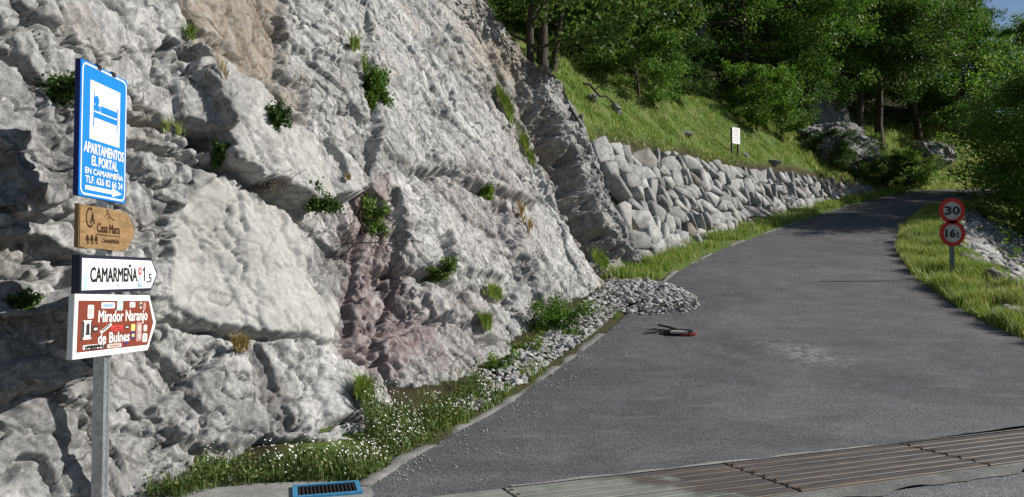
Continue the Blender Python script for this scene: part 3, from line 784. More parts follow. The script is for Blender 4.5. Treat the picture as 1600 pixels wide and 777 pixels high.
def fitted_stone(poly, rng, gap, depth, bulge):
    """a faceted block filling a cell: returns V in (a, b, out) and faces"""
    c = poly.mean(0); sz = math.sqrt(np.ptp(poly[:, 0]) * np.ptp(poly[:, 1]))
    # round off short edges, add a jittered midpoint
    pts = []
    n = len(poly)
    for i in range(n):
        a, b = poly[i], poly[(i + 1) % n]
        if np.hypot(*(b - a)) < .16 * sz: pts.append((a + b) / 2); continue
        pts.append(a * .94 + b * .06)
        if np.hypot(*(b - a)) > .85 * sz: pts.append((a + b) / 2 + rng.normal(0, .03 * sz, 2))
    pts = np.array(pts); n = len(pts)
    k = 1 - gap / max(sz, .1)
    rim = c + (pts - c) * k * rng.uniform(.96, 1.05, (n, 1))
    off = rng.uniform(-.08, .08) * min(1, sz); tl = rng.normal(0, .20, 2)
    cc = c + rng.normal(0, .13, 2) * sz
    inner = c + (rim - c) * rng.uniform(.84, .95, (n, 1))
    def h(q): return off + (q - c) @ tl
    i = np.arange(n); j = (i + 1) % n
    # two or three broken faces meeting in sharp ridges
    a_ = int(rng.integers(n)); span = max(2, n // 2 + int(rng.integers(-1, 2))); span = min(span, n - 2)
    b_ = (a_ + span) % n
    pa, pb = inner[a_], inner[b_]; dr_ = (pb - pa) / (np.hypot(*(pb - pa)) + 1e-6); nr_ = np.array([-dr_[1], dr_[0]])
    sd_ = (inner - pa) @ nr_
    s1, s2 = rng.uniform(.05, .5, 2)
    hi = h(inner) + bulge * sz * 1.3 - np.where(sd_ > 0, s1 * sd_, -s2 * sd_)
    V = [np.c_[c + (rim - c) * .95, np.full(n, -depth)], np.c_[rim, np.minimum(h(rim) - .02 * sz, np.maximum(hi - .035, -.25))], np.c_[inner, hi]]
    V = np.concatenate(V)
    q = lambda a, b: np.stack([a + i, a + j, b + j, b + i], 1)
    f1 = [2 * n + (a_ + k) % n for k in range(span + 1)]; f2 = [2 * n + (b_ + k) % n for k in range(n - span + 1)]
    return V, [q(0, n), q(n, 2 * n), np.array([f1]), np.array([f2])]
def along(line, y0):
    d = np.concatenate([[0], np.cumsum(np.hypot(*np.diff(line, axis=0).T))])
    s0 = np.interp(y0, line[:, 1], d)
    def f(a):
        s = s0 + np.asarray(a, float)
        p = np.stack([np.interp(s, d, line[:, 0]), np.interp(s, d, line[:, 1])], -1)
        e = .8; q0 = np.stack([np.interp(s - e, d, line[:, 0]), np.interp(s - e, d, line[:, 1])], -1); q1 = np.stack([np.interp(s + e, d, line[:, 0]), np.interp(s + e, d, line[:, 1])], -1)
        tg = (q1 - q0); tg = tg / np.maximum(np.linalg.norm(tg, axis=-1, keepdims=True), 1e-6)
        return p, tg
    return f
def boulder_wall():
    rng = np.random.default_rng(21)
    f = along(LEFT[5:18], 17.2); Lw = 34
    p0, _ = f(0.)
    w = empty('boulder_wall', (p0[0] - .8, p0[1], float(road_z(p0[1]))), 'leaning dry wall of big pale fitted boulders along the left of the uphill road', 'boulder wall')
    inv = Matrix.Translation(-w.location)
    e = np.array([.86, -.51]); A = np.eye(2) - .46 * np.outer(e, e)      # cells longer along e
    seeds = []
    a = 1.
    while a < Lw:
        p, _ = f(a); hw = np.interp(p[1], HW_T, HW) * 1.09
        spc = np.interp(a, [0, 6, 14, 34], [.66, .60, .60, .60]) * rng.uniform(.72, 1.3)
        nb = max(1, int(round(hw / (spc * .80))))
        for k in range(-1, nb + 3):
            b = (k + .5) * hw / nb + rng.uniform(-.3, .3) * spc
            seeds.append((a + rng.uniform(-.3, .3) * spc, b, 0 <= k < nb + (rng.random() < .15)))
        a += spc * .95
    sd_ = np.array([s[:2] for s in seeds]); cells = stone_cells(sd_, A, None); n = 0
    for (a_, b_, keep), poly in zip(seeds, cells):
        if not keep or poly is None or a_ < 1.0: continue
        pw, _ = f(a_); hw = float(np.interp(pw[1], HW_T, HW)) * 1.09
        poly = clip_poly(list(poly), np.array([0, 1.]), hw + rng.uniform(-.02, .16))
        if len(poly) < 3: continue
        poly = np.array(poly)
        if np.ptp(poly[:, 0]) > 2.2 or np.ptp(poly[:, 1]) > 1.9 or min(np.ptp(poly[:, 0]), np.ptp(poly[:, 1])) < .12: continue
        V, F = fitted_stone(poly, rng, .03, .42, .055)
        p, tg = f(V[:, 0]); nl = np.stack([-tg[:, 1], tg[:, 0]], 1)
        up = V[:, 1]; o = V[:, 2]
        lean = .40; L_ = math.hypot(1, lean)
        inn = .80 + up * lean / L_ - o / L_; z = road_z(p[:, 1]) + up / L_ + o * lean / L_
        Wd = np.c_[p + nl * inn[:, None], z] - np.array(w.location)
        link('boulder', mesh('boulder', Wd, F, M['stone']), w); n += 1
    return n
NB = boulder_wall()
def stone_bank():
    rng = np.random.default_rng(33)
    line = RIGHT[5:14]
    f = along(line, 12.6); Lw = 22
    p0, _ = f(5.)
    w = empty('stone_bank', (p0[0] + 2, p0[1], 1.0), 'sloping bank of pale pitched stones falling away right of the grassy verge', 'stone bank')
    seeds = []; a = -.5
    while a < Lw:
        for k in range(-1, 7):
            seeds.append((a + rng.uniform(-.14, .14), k * .52 + rng.uniform(-.16, .16), 0 <= k < 6))
        a += .42
    sd_ = np.array([s[:2] for s in seeds]); e = np.array([.5, .86]); A = np.eye(2) - .3 * np.outer(e, e)
    for (a_, b_, keep), poly in zip(seeds, stone_cells(sd_, A, None)):
        if not keep or poly is None or np.ptp(poly[:, 0]) > 2: continue
        V, F = fitted_stone(poly, rng, .025, .25, .06)
        p, tg = f(V[:, 0]); nr = np.stack([tg[:, 1], -tg[:, 0]], 1)
        dn = V[:, 1]; o = V[:, 2]; sl = .58; L_ = math.hypot(1, sl)
        dd = 1.55 + dn / L_ + o * sl / L_; z = road_z(p[:, 1]) + .12 - dn * sl / L_ + o / L_
        link('stone', mesh('stone', np.c_[p + nr * dd[:, None], z] - np.array(w.location), F, M['stone']), w)
stone_bank()

# ------------------------------------------------------------------ loose rocks
def rock_mesh(name, seed, sub=2, mat=None, tilt=.5, squash=(1, 1, 1), cell=.7, amp=.5):
    bm = bmesh.new(); bmesh.ops.create_icosphere(bm, subdivisions=sub, radius=1)
    P = np.array([v.co[:] for v in bm.verts]); h, g = facets(P, cell, seed, .9, .6)
    h2, _ = facets(P, cell * .35, seed + 3, .9, .6)
    Q = P * (1 + amp * h + amp * .25 * h2)[:, None] * np.array(squash)
    for v, q in zip(bm.verts, Q): v.co = q
    return bm_mesh(bm, name, mat or M['rubble'])
def rubble():
    rng = np.random.default_rng(12)
    var = [rock_mesh('stone', 40 + i, 1, M['rubble'], squash=(1, rng.uniform(.5, .9), rng.uniform(.35, .6)), cell=1.3, amp=.9) for i in range(8)]
    c0 = at(1000, 470, 14.9)
    g = empty('rubble_pile', (c0[0], 14.9, float(road_z(14.9))), 'heap of loose grey rubble spilled from the cliff foot onto the road edge', 'rubble')
    g2 = empty('rubble_strip', (.0, 10.2, float(road_z(10.2))), 'strip of loose grey stones between cliff foot and kerb', 'rubble')
    def put(par, x, y, z, r):
        o = link('stone', var[rng.integers(8)], par, loc=Vector((x, y, z)) - par.location, rot=tuple(rng.uniform(0, 6.3, 3) * np.array([.15, .15, 1])))
        o.scale = (r, r, r)
    bigs, smalls = [], []
    def heap(x, y):   # height of the spilled heap above road level
        u = ((x - 2.55) / 1.15) ** 2 + ((y - 15.3) / 1.5) ** 2
        return .2 * max(0, 1 - u)
    for k in range(1700):
        x = rng.normal(2.6, .62); y = rng.normal(15.3, .75)
        if x > 3.6 - .25 * abs(y - 14.9) or x < 1.2: continue
        hz = heap(x, y); edge = max(0, 1 - (((x - 2.55) / 1.35) ** 2 + ((y - 15.3) / 1.7) ** 2))
        if edge <= 0: continue
        r = rng.uniform(.03, .06) if rng.random() < .7 else rng.uniform(.055, .095)
        (bigs if r > .055 else smalls).append((x, y, float(road_z(y)) + hz + r * .2, r))
    for b in bigs[:230]: put(g, *b)
    def stuff(par, lst, name):
        VV, FF, n = [], [], 0
        base = []
        for v in var:
            co = np.empty(len(v.vertices) * 3); v.vertices.foreach_get('co', co); co = co.reshape(-1, 3)
            f = np.array([p.vertices[:] for p in v.polygons]); base.append((co, f))
        for (x, y, z, r) in lst:
            co, f = base[rng.integers(8)]; a = rng.uniform(0, 6.3); c, s = math.cos(a), math.sin(a)
            q = co * r; q = np.c_[q[:, 0] * c - q[:, 1] * s, q[:, 0] * s + q[:, 1] * c, q[:, 2]] + np.array([x, y, z]) - np.array(par.location)
            VV.append(q); FF.append(f + n); n += len(q)
        link(name, mesh(name, np.concatenate(VV), np.concatenate(FF), M['rubble']), par, kind='stuff')
    stuff(g, smalls + bigs[230:], 'small_stones')
    # mound under the heap so it is solid
    xs = np.linspace(1.0, 4.0, 40); ys = np.linspace(13.2, 17.4, 50); X, Y, F = grid(xs, ys)
    u = ((X - 2.55) / 1.15) ** 2 + ((Y - 15.3) / 1.5) ** 2; Zm = road_z(Y) - .05 + .21 * np.maximum(0, 1 - u) + .03 * fbm(np.stack([X, Y, 0 * X], 1) * 4, 3) * (u < 1)
    link('mound', mesh('mound', np.stack([X, Y, Zm], 1) - np.array(g.location), F, M['grit'], True), g)
    # strip along the cliff foot
    f = along(LEFT[5:12], 8.3); b2, s2 = [], []
    for k in range(1500):
        a = rng.uniform(0, 7.6); p, tg = f(a); nl = np.array([-tg[1], tg[0]])
        dd = .16 + rng.random() ** 1.3 * np.interp(a, [0, 1.2, 3, 7.6], [.2, .42, .5, .7]); q = p + nl * dd
        r = rng.uniform(.02, .05) if rng.random() < .72 else rng.uniform(.05, .09)
        if a < 1.2 and rng.random() < .5: continue
        (b2 if r > .05 else s2).append((q[0], q[1], float(road_z(p[1])) + .2 * dd + .03 + .12 * max(0, dd - .4), r))
    for b in b2[:280]: put(g2, *b)
    stuff(g2, s2 + b2[280:], 'small_stones')
rubble()
def grit():
    rng = np.random.default_rng(66); VV, FF = [], []
    tet = np.array([[1, 0, -.3], [-.5, .87, -.3], [-.5, -.87, -.3], [.1, .1, .7]]); tf = np.array([[0, 2, 1], [0, 1, 3], [1, 2, 3], [2, 0, 3]])
    f = along(LEFT[4:16], 6.0); g = along(RIGHT[4:13], 10.2); pts = []
    for k in range(1500):
        p, tg = f(rng.uniform(0, 24)); pts.append(p + np.array([tg[1], -tg[0]]) * rng.exponential(.22))
    for k in range(700):
        p, tg = g(rng.uniform(0, 18)); pts.append(p + np.array([-tg[1], tg[0]]) * rng.exponential(.2))
    for k in range(500): pts.append(np.array([2.9, 14.9]) + rng.normal(0, 1, 2) * np.array([1.1, 1.0]) + [.4, -.3])
    for n, p in enumerate(pts):
        r = rng.uniform(.005, .016); a = rng.uniform(0, 6.3); c, s_ = math.cos(a), math.sin(a); q = tet * r * rng.uniform(.6, 1.3, 3)
        VV.append(np.c_[p[0] + q[:, 0] * c - q[:, 1] * s_, p[1] + q[:, 0] * s_ + q[:, 1] * c, float(road_z(p[1])) + .008 + q[:, 2]]); FF.append(tf + 4 * n)
    link('loose_grit', mesh('loose_grit', np.concatenate(VV), np.concatenate(FF), M['rubble']), kind='stuff')
grit()
for (px, py, Y, r, sq, lab, sd_) in [
        (332, 741, 6.05, .14, (1.3, .8, .5), 'pale flat rock lying in the daisies beside the gutter', 61),
        (1588, 505, 13.2, .42, (1.1, .9, .62), 'grey rock half buried at the near end of the right verge', 62),
        (960, 152, 24.2, .26, (.9, .7, .8), 'dark weathered rock at the top of the grassy slope beside shrubs', 63),
        (925, 178, 22.4, .22, (1.3, .7, .5), 'low pale rock poking out of the middle of the grassy slope', 64),
        (1205, 240, 33.0, .30, (1.3, .9, .45), 'brownish rock on top of the boulder wall right of the white board', 65),
        (1165, 244, 31.5, .16, (1, .8, .9), 'small upright rock just right of the white board posts', 66),
        (1070, 212, 27.5, .22, (1.5, .9, .4), 'flat grey rock near the dark trees on the grassy slope', 67),
        (905, 190, 20.2, .16, (.6, .6, 1.2), 'small pointed pale rock above the left end of the boulder wall', 68)]:
    p = at(px, py, Y); z = tz(p[0], Y)
    o = link('rock', rock_mesh('rock', sd_, 4, M['stone'], squash=sq, cell=.8, amp=.42), loc=(p[0], Y, z - .1 * r), rot=(.25, .2, sd_ * 1.3), label=lab, category='rock', group='loose rocks')
    o.scale = (r, r, r)
# rock faces among the trees
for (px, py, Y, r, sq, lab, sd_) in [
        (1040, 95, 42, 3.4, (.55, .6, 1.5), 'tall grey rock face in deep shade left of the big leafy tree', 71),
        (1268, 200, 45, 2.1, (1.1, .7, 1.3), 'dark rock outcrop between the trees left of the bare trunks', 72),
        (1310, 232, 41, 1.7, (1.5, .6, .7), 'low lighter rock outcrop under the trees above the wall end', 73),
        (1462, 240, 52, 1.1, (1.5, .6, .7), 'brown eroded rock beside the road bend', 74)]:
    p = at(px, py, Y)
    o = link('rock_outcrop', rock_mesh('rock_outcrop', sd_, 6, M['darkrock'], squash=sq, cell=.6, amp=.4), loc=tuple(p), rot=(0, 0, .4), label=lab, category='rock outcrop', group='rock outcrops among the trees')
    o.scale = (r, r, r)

# ------------------------------------------------------------------ plants
def leaf_quads(C, size, rng, up=.35, spread=1.):
    """small folded leaves at points C"""
    n = len(C); nrm = rng.normal(size=(n, 3)); nrm[:, 2] = np.abs(nrm[:, 2]) + up; nrm /= np.linalg.norm(nrm, axis=1)[:, None]
    d = np.cross(nrm, rng.normal(size=(n, 3))); d /= np.linalg.norm(d, axis=1)[:, None] + 1e-9; s = np.cross(nrm, d)
    L = size * rng.uniform(.65, 1.35, n)[:, None]; w = L * .32
    V = np.stack([C - d * L * .5, C + s * w - nrm * w * .25, C + d * L * .5 - nrm * L * .12, C - s * w - nrm * w * .25], 1).reshape(-1, 3)
    i = np.arange(n) * 4
    return V, np.stack([i, i + 1, i + 2, i + 3], 1), np.repeat(rng.random(n), 4)
def blades(B, h, w, rng, lean=.5, up=None):
    n = len(B); a = rng.uniform(0, 2 * np.pi, n); d = np.stack([np.cos(a), np.sin(a), 0 * a], 1); sd_ = np.stack([-np.sin(a), np.cos(a), 0 * a], 1)
    ln = (h * lean * rng.uniform(.2, 1.2, n))[:, None]; w = np.broadcast_to(w, (n,))[:, None]; H = np.asarray(h)[:, None]; z = np.array([0, 0, 1.])
    V = np.stack([B - sd_ * w, B + sd_ * w, B + d * ln * .3 + z * H * .6 + sd_ * w * .75, B + d * ln * .3 + z * H * .6 - sd_ * w * .75, B + d * ln + z * H], 1).reshape(-1, 3)
    i = np.arange(n) * 5
    return V, [np.stack([i, i + 1, i + 2, i + 3], 1), np.stack([i + 3, i + 2, i + 4], 1)], np.repeat(rng.random(n), 5)
def merge(parts):
    VV, F3, F4, A, n = [], [], [], [], 0
    for V, F, a in parts:
        VV.append(V); A.append(a)
        for f in (F if isinstance(F, list) else [F]): (F3 if f.shape[1] == 3 else F4).append(f + n)
        n += len(V)
    out = []
    if F4: out.append(np.concatenate(F4))
    if F3: out.append(np.concatenate(F3))
    return np.concatenate(VV), out, np.concatenate(A)
# ---- grass
def scatter_left(rng, n, y0, y1, d0, d1, ypow=1.):
    f = along(LEFT[3:18], y0); L_ = LEFT[3:18]; dd = np.concatenate([[0], np.cumsum(np.hypot(*np.diff(L_, axis=0).T))])
    tot = np.interp(y1, L_[:, 1], dd) - np.interp(y0, L_[:, 1], dd)
    p, tg = f(rng.random(n) ** ypow * tot); nl = np.stack([-tg[:, 1], tg[:, 0]], 1)
    q = p + nl * rng.uniform(d0, d1, n)[:, None]; return q[:, 0], q[:, 1]
def scatter_right(rng, n, y0, y1, d0, d1, ypow=1.):
    L_ = RIGHT[4:15]; f = along(L_, y0); dd = np.concatenate([[0], np.cumsum(np.hypot(*np.diff(L_, axis=0).T))])
    tot = np.interp(y1, L_[:, 1], dd) - np.interp(y0, L_[:, 1], dd)
    p, tg = f(rng.random(n) ** ypow * tot); nr = np.stack([tg[:, 1], -tg[:, 0]], 1)
    q = p + nr * rng.uniform(d0, d1, n)[:, None]; return q[:, 0], q[:, 1]
def patchy(X, Y, rng, k=.9, th=-.15):
    return fbm(np.stack([X, Y, 0 * X], 1) * k, 3) + rng.normal(0, .12, len(X)) > th
def grass(name, X, Y, h0, h1, w, rng, mat='grass', lean=.55, z=None):
    Z = terrain(X, Y) - .02 if z is None else z
    hv = h0 + (h1 - h0) * np.clip(.5 + .6 * fbm(np.stack([X, Y, 0 * X], 1) * 1.3, 2) + rng.normal(0, .2, len(X)), 0, 1)
    V, F, a = blades(np.stack([X, Y, Z], 1), hv, w, rng, lean)
    a = np.clip(a + .35 * np.repeat(fbm(np.stack([X, Y, 0 * X], 1) * .8 + 5, 3), 5), 0, 1)
    return link(name, mesh(name, V, F, M[mat], attrs={'var': a}), kind='stuff')
rng = np.random.default_rng(50)
X, Y = scatter_left(rng, 60000, 17.8, 40, 2.0, 8.5, 1.1); dl, tl = sdist(np.stack([X, Y], 1), LEFT)
k = (dl > 1.0 + .42 * np.interp(tl, HW_T, HW)) & patchy(X, Y, rng, 1.3, -.22); grass('hill_grass', X[k], Y[k], .04, .2, .013, rng)
X, Y = scatter_right(rng, 60000, 10.6, 34, .0, 1.75, 1.25); k = patchy(X, Y, rng, 1.1, -.3); grass('verge_grass', X[k], Y[k], .07, .36, .008, rng)
X, Y = scatter_left(rng, 26000, 15.2, 45, .18, 1.15); k = patchy(X, Y, rng, .55, .0); grass('roadside_grass', X[k], Y[k], .08, .34, .011, rng)
X, Y = scatter_left(rng, 5000, 7.5, 16, .05, .9); k = patchy(X, Y, rng, 1.6, .12); grass('roadside_grass', X[k], Y[k], .04, .2, .006, rng)
X, Y = scatter_left(rng, 26000, 36, 56, .3, 9); grass('bend_grass', X, Y, .15, .45, .022, rng)
# ---- flowering ground cover at the cliff foot
def cover():
    rng = np.random.default_rng(71)
    polys = [[(228, 777), (225, 745), (300, 715), (420, 718), (520, 712), (600, 690), (640, 700), (600, 735), (560, 752), (430, 752), (330, 762), (290, 777)],
             [(560, 600), (600, 610), (650, 640), (700, 628), (745, 590), (790, 610), (800, 640), (740, 672), (660, 712), (600, 735), (590, 700), (570, 660)]]
    pts = []
    def inside(poly, x, y):
        ins = np.zeros(len(x), bool)
        for i in range(len(poly)):
            a = poly[i]; b = poly[(i + 1) % len(poly)]
            c = (a[1] > y) != (b[1] > y); ins ^= c & (x < a[0] + (y - a[1]) / ((b[1] - a[1]) or 1e-9) * (b[0] - a[0]))
        return ins
    # candidates on the ground between kerb and cliff
    n = 160000
    X = rng.uniform(-3.4, 1.0, n); Y = rng.uniform(5.4, 10.6, n); dl, tl = sdist(np.stack([X, Y], 1), LEFT)
    k = (dl > .10) & (dl < 1.9); X, Y, dl, tl = X[k], Y[k], dl[k], tl[k]
    mound = np.interp(tl, [5.5, 6.5, 7.6, 8.8, 10], [.05, .12, .32, .22, .05]) * smooth(dl, .1, 1.1)
    Z = terrain(X, Y) + mound
    px, py, _ = project(np.stack([X, Y, Z], 1))
    ins = inside(polys[0], px, py) | inside(polys[1], px, py)
    ins &= (patchy(X, Y, rng, 1.7, -.3) | (rng.random(len(X)) < .12)) & (rng.random(len(X)) < .9)
    P = np.stack([X, Y, Z], 1)[ins]; print('cover pts', len(P))
    P = P[:52000]; m = len(P)
    nb = m // 3
    hv = .03 + .11 * rng.random(nb) + .09 * np.clip(fbm(P[:nb] * 2, 2), 0, 1)
    b1 = blades(P[:nb], hv, .0035, rng, .6)
    Q = P[nb:].copy(); Q[:, 2] += rng.random(len(Q)) ** 1.4 * (.04 + .17 * np.clip(.4 + 1.1 * fbm(Q * 2.1, 2), 0, 1)); Q[:, :2] += rng.normal(0, .02, (len(Q), 2))
    V, F, a = merge([b1, leaf_quads(Q, .034, rng, .2)])
    link('ground_cover', mesh('ground_cover', V, F, M['cover'], attrs={'var': a}), kind='stuff')
    # mound below the leaves
    # daisies: little rayed discs facing up and to the sun
    fl = P[rng.choice(len(P), 1300, replace=False)].copy()
    fl = fl[fbm(fl * 1.8 + 2, 3) + rng.normal(0, .12, len(fl)) > .02]
    fl[:, 2] += .04 + .15 * rng.random(len(fl))
    nf = len(fl); nrm = rng.normal(0, .35, (nf, 3)) + np.array([.45, -.3, .8]); nrm /= np.linalg.norm(nrm, axis=1)[:, None]
    u = np.cross(nrm, [0, 1, .2]); u /= np.linalg.norm(u, axis=1)[:, None]; w = np.cross(nrm, u)
    r = rng.uniform(.006, .011, nf)[:, None]
    V = [fl + nrm * .003]
    for k in range(10):
        a_ = k * 2 * math.pi / 10; rr = r * (1.0 if k % 2 else .55)
        V.append(fl + (u * math.cos(a_) + w * math.sin(a_)) * rr)
    V = np.stack(V, 1).reshape(-1, 3); i = np.arange(nf)[:, None] * 11; k = np.arange(10)[None]
    F = np.stack([i + 0 * k, i + 1 + k, i + 1 + (k + 1) % 10], -1).reshape(-1, 3)
    link('daisy_flowers', mesh('daisy_flowers', V, F, M['petal']), kind='stuff')
cover()
# ---- plants rooted in the cliff
def tuft(px, py, w, h, label, kind='grass', name='grass_tuft', cat='grass tuft', mat=None, seed=0):
    rng = np.random.default_rng(100 + seed); p, nrm = on_cliff(px, py + h * .25); zc_ = p[1]
    W_, H_ = w * zc_ / FPX, h * zc_ / FPX
    g = empty(name, tuple(p), label, cat, 'plants growing on the cliff')
    if kind == 'grass':
        n = int(260 + 5200 * W_ * H_); B = rng.normal(0, .28, (n, 3)) * np.array([W_, W_ * .8, H_ * (.35 if H_ < .4 else .9)]); B -= np.outer(B @ nrm, nrm); B += np.array(nrm) * .04; n_ = fbm((B + p) * 6, 2) > (-.15 if H_ < .4 else .08); B = B[n_]; n = len(B); Hb = min(H_ * .8, .24)
        V, F, a = blades(B, Hb * rng.uniform(.35, 1., n), .0025 + .0003 * zc_, rng, .9)
        link('blades', mesh('blades', V, F, M[mat or 'grass'], attrs={'var': a}), g)
    else:
        nst = 14; paths = []; C = []
        for k in range(nst):
            e = np.array([rng.normal(0, .34) * W_, rng.normal(0, .25) * W_, rng.normal(.1, .34) * H_]) + np.array(nrm) * rng.uniform(.05, .4) * W_
            m_ = e * .5 + rng.normal(0, .05, 3) * W_; q = np.stack([e * 0, m_, e]); paths.append((q, [.006, .004, .002]))
            nl = int(45 + 1500 * W_ * H_)
            t = rng.uniform(.35, 1.1, nl)[:, None]; C.append(e * t + rng.normal(0, .11, (nl, 3)) * np.array([W_, W_, H_]))
        V, F = tubes(paths, 4); link('stems', mesh('stems', V, F, M['twig']), g)
        if kind == 'shrub':
            V, F, a = leaf_quads(np.concatenate(C), .022 + .0022 * zc_, rng, .2)
            link('foliage', mesh('foliage', V, F, M[mat or 'leafA'], attrs={'var': a}), g)
        else:     # dry twigs
            pts = []
            for k in range(150):
                s0 = rng.normal(0, .25, 3) * np.array([W_, W_ * .4, H_]) + np.array(nrm) * .05; e = s0 + rng.normal(0, .13, 3) * np.array([W_, W_, H_]) + np.array([.1, -.05, -.25]) * H_ * rng.random()
                pts.append((np.stack([s0, (s0 + e) / 2 + rng.normal(0, .03, 3) * W_, e]), [.004, .003, .0015]))
            V, F = tubes(pts, 3); link('twigs', mesh('twigs', V, F, M['twig']), g, kind='stuff')
PL = [(85, 132, 85, 48, 'wide dark green bush on the ledge left of the blue hotel sign', 'shrub', 'cliff_shrub', 'shrub', 'leafB'),
      (557, 70, 24, 50, 'green grass tuft high in the vertical cleft', 'grass', 'grass_tuft', 'grass tuft', 'grass'),
      (578, 128, 40, 60, 'leafy green shrub in the vertical cleft under the grass tuft', 'shrub', 'cliff_shrub', 'shrub', 'leafA'),
      (338, 103, 26, 42, 'straw orange grass tuft on the upper edge of the diagonal slab', 'grass', 'grass_tuft', 'grass tuft', 'dry'),
      (300, 58, 18, 26, 'small green tuft above the straw orange grass', 'grass', 'grass_tuft', 'grass tuft', 'grass'),
      (267, 203, 30, 28, 'pale green tuft in a crack right of the blue hotel sign', 'grass', 'grass_tuft', 'grass tuft', 'grass'),
      (346, 243, 24, 30, 'small dark plant below the hollow under the block', 'shrub', 'cliff_shrub', 'shrub', 'leafB'),
      (430, 173, 24, 42, 'narrow dark bush against the brown recess', 'shrub', 'cliff_shrub', 'shrub', 'leafB'),
      (408, 280, 60, 28, 'thin scraggly plant hanging along the crack above the smooth slab', 'twigs', 'cliff_shrub', 'shrub', None),
      (488, 308, 44, 44, 'rounded dark shrub at the right end of the diagonal slab', 'shrub', 'cliff_shrub', 'shrub', 'leafB'),
      (545, 355, 110, 90, 'tangle of dry hanging twigs across the reddish cleft', 'twigs', 'dry_bush', 'dry bush', None),
      (575, 335, 30, 50, 'small green shrub above the dry twigs in the reddish cleft', 'shrub', 'cliff_shrub', 'shrub', 'leafA'),
      (545, 278, 16, 16, 'tiny straw tuft at the tip of the diagonal slab', 'grass', 'grass_tuft', 'grass tuft', 'dry'),
      (374, 540, 26, 26, 'ochre grass tuft on the ledge under the smooth slab', 'grass', 'grass_tuft', 'grass tuft', 'dry'),
      (790, 150, 24, 60, 'long green grass streak near the top of the right rock face', 'grass', 'grass_tuft', 'grass tuft', 'grass'),
      (820, 225, 22, 50, 'yellowish grass streak beside the dark fissure', 'grass', 'grass_tuft', 'grass tuft', 'grass'),
      (755, 297, 24, 22, 'small bright green plant in the middle of the right rock face', 'shrub', 'cliff_shrub', 'shrub', 'leafY'),
      (683, 425, 44, 26, 'low dark plant on the ledge above the reddish lower slabs', 'shrub', 'cliff_shrub', 'shrub', 'leafB'),
      (768, 453, 40, 20, 'thin green tuft at the right end of the long ledge', 'grass', 'grass_tuft', 'grass tuft', 'grass'),
      (758, 505, 26, 36, 'olive tuft between the broken lower slabs', 'grass', 'grass_tuft', 'grass tuft', 'grass'),
      (858, 515, 66, 50, 'broad leafy shrub at the cliff foot above the stone strip', 'shrub', 'cliff_shrub', 'shrub', 'leafA'),
      (816, 563, 36, 44, 'small bright shrub by the stone strip left of the broad leafy shrub', 'shrub', 'cliff_shrub', 'shrub', 'leafY'),
      (765, 592, 44, 44, 'green clump right of the reddish lower slab', 'shrub', 'cliff_shrub', 'shrub', 'leafY'),
      (566, 608, 36, 50, 'tall grass clump at the foot of the vertical cleft', 'grass', 'grass_tuft', 'grass tuft', 'grass'),
      (35, 468, 44, 24, 'mossy dark plant in the shaded hollow left of the signs', 'shrub', 'cliff_shrub', 'shrub', 'leafB'),
      (820, 330, 30, 40, 'sparse grass in the crack left of the dark fissure', 'grass', 'grass_tuft', 'grass tuft', 'dry'),
      (940, 408, 40, 22, 'grass clump at the lower end of the dark fissure', 'grass', 'grass_tuft', 'grass tuft', 'grass')]
for i, (a, b, w, h, lab, kd, nm, ct, mt) in enumerate(PL): tuft(a, b, w, h, lab, kd, nm, ct, mt, i)

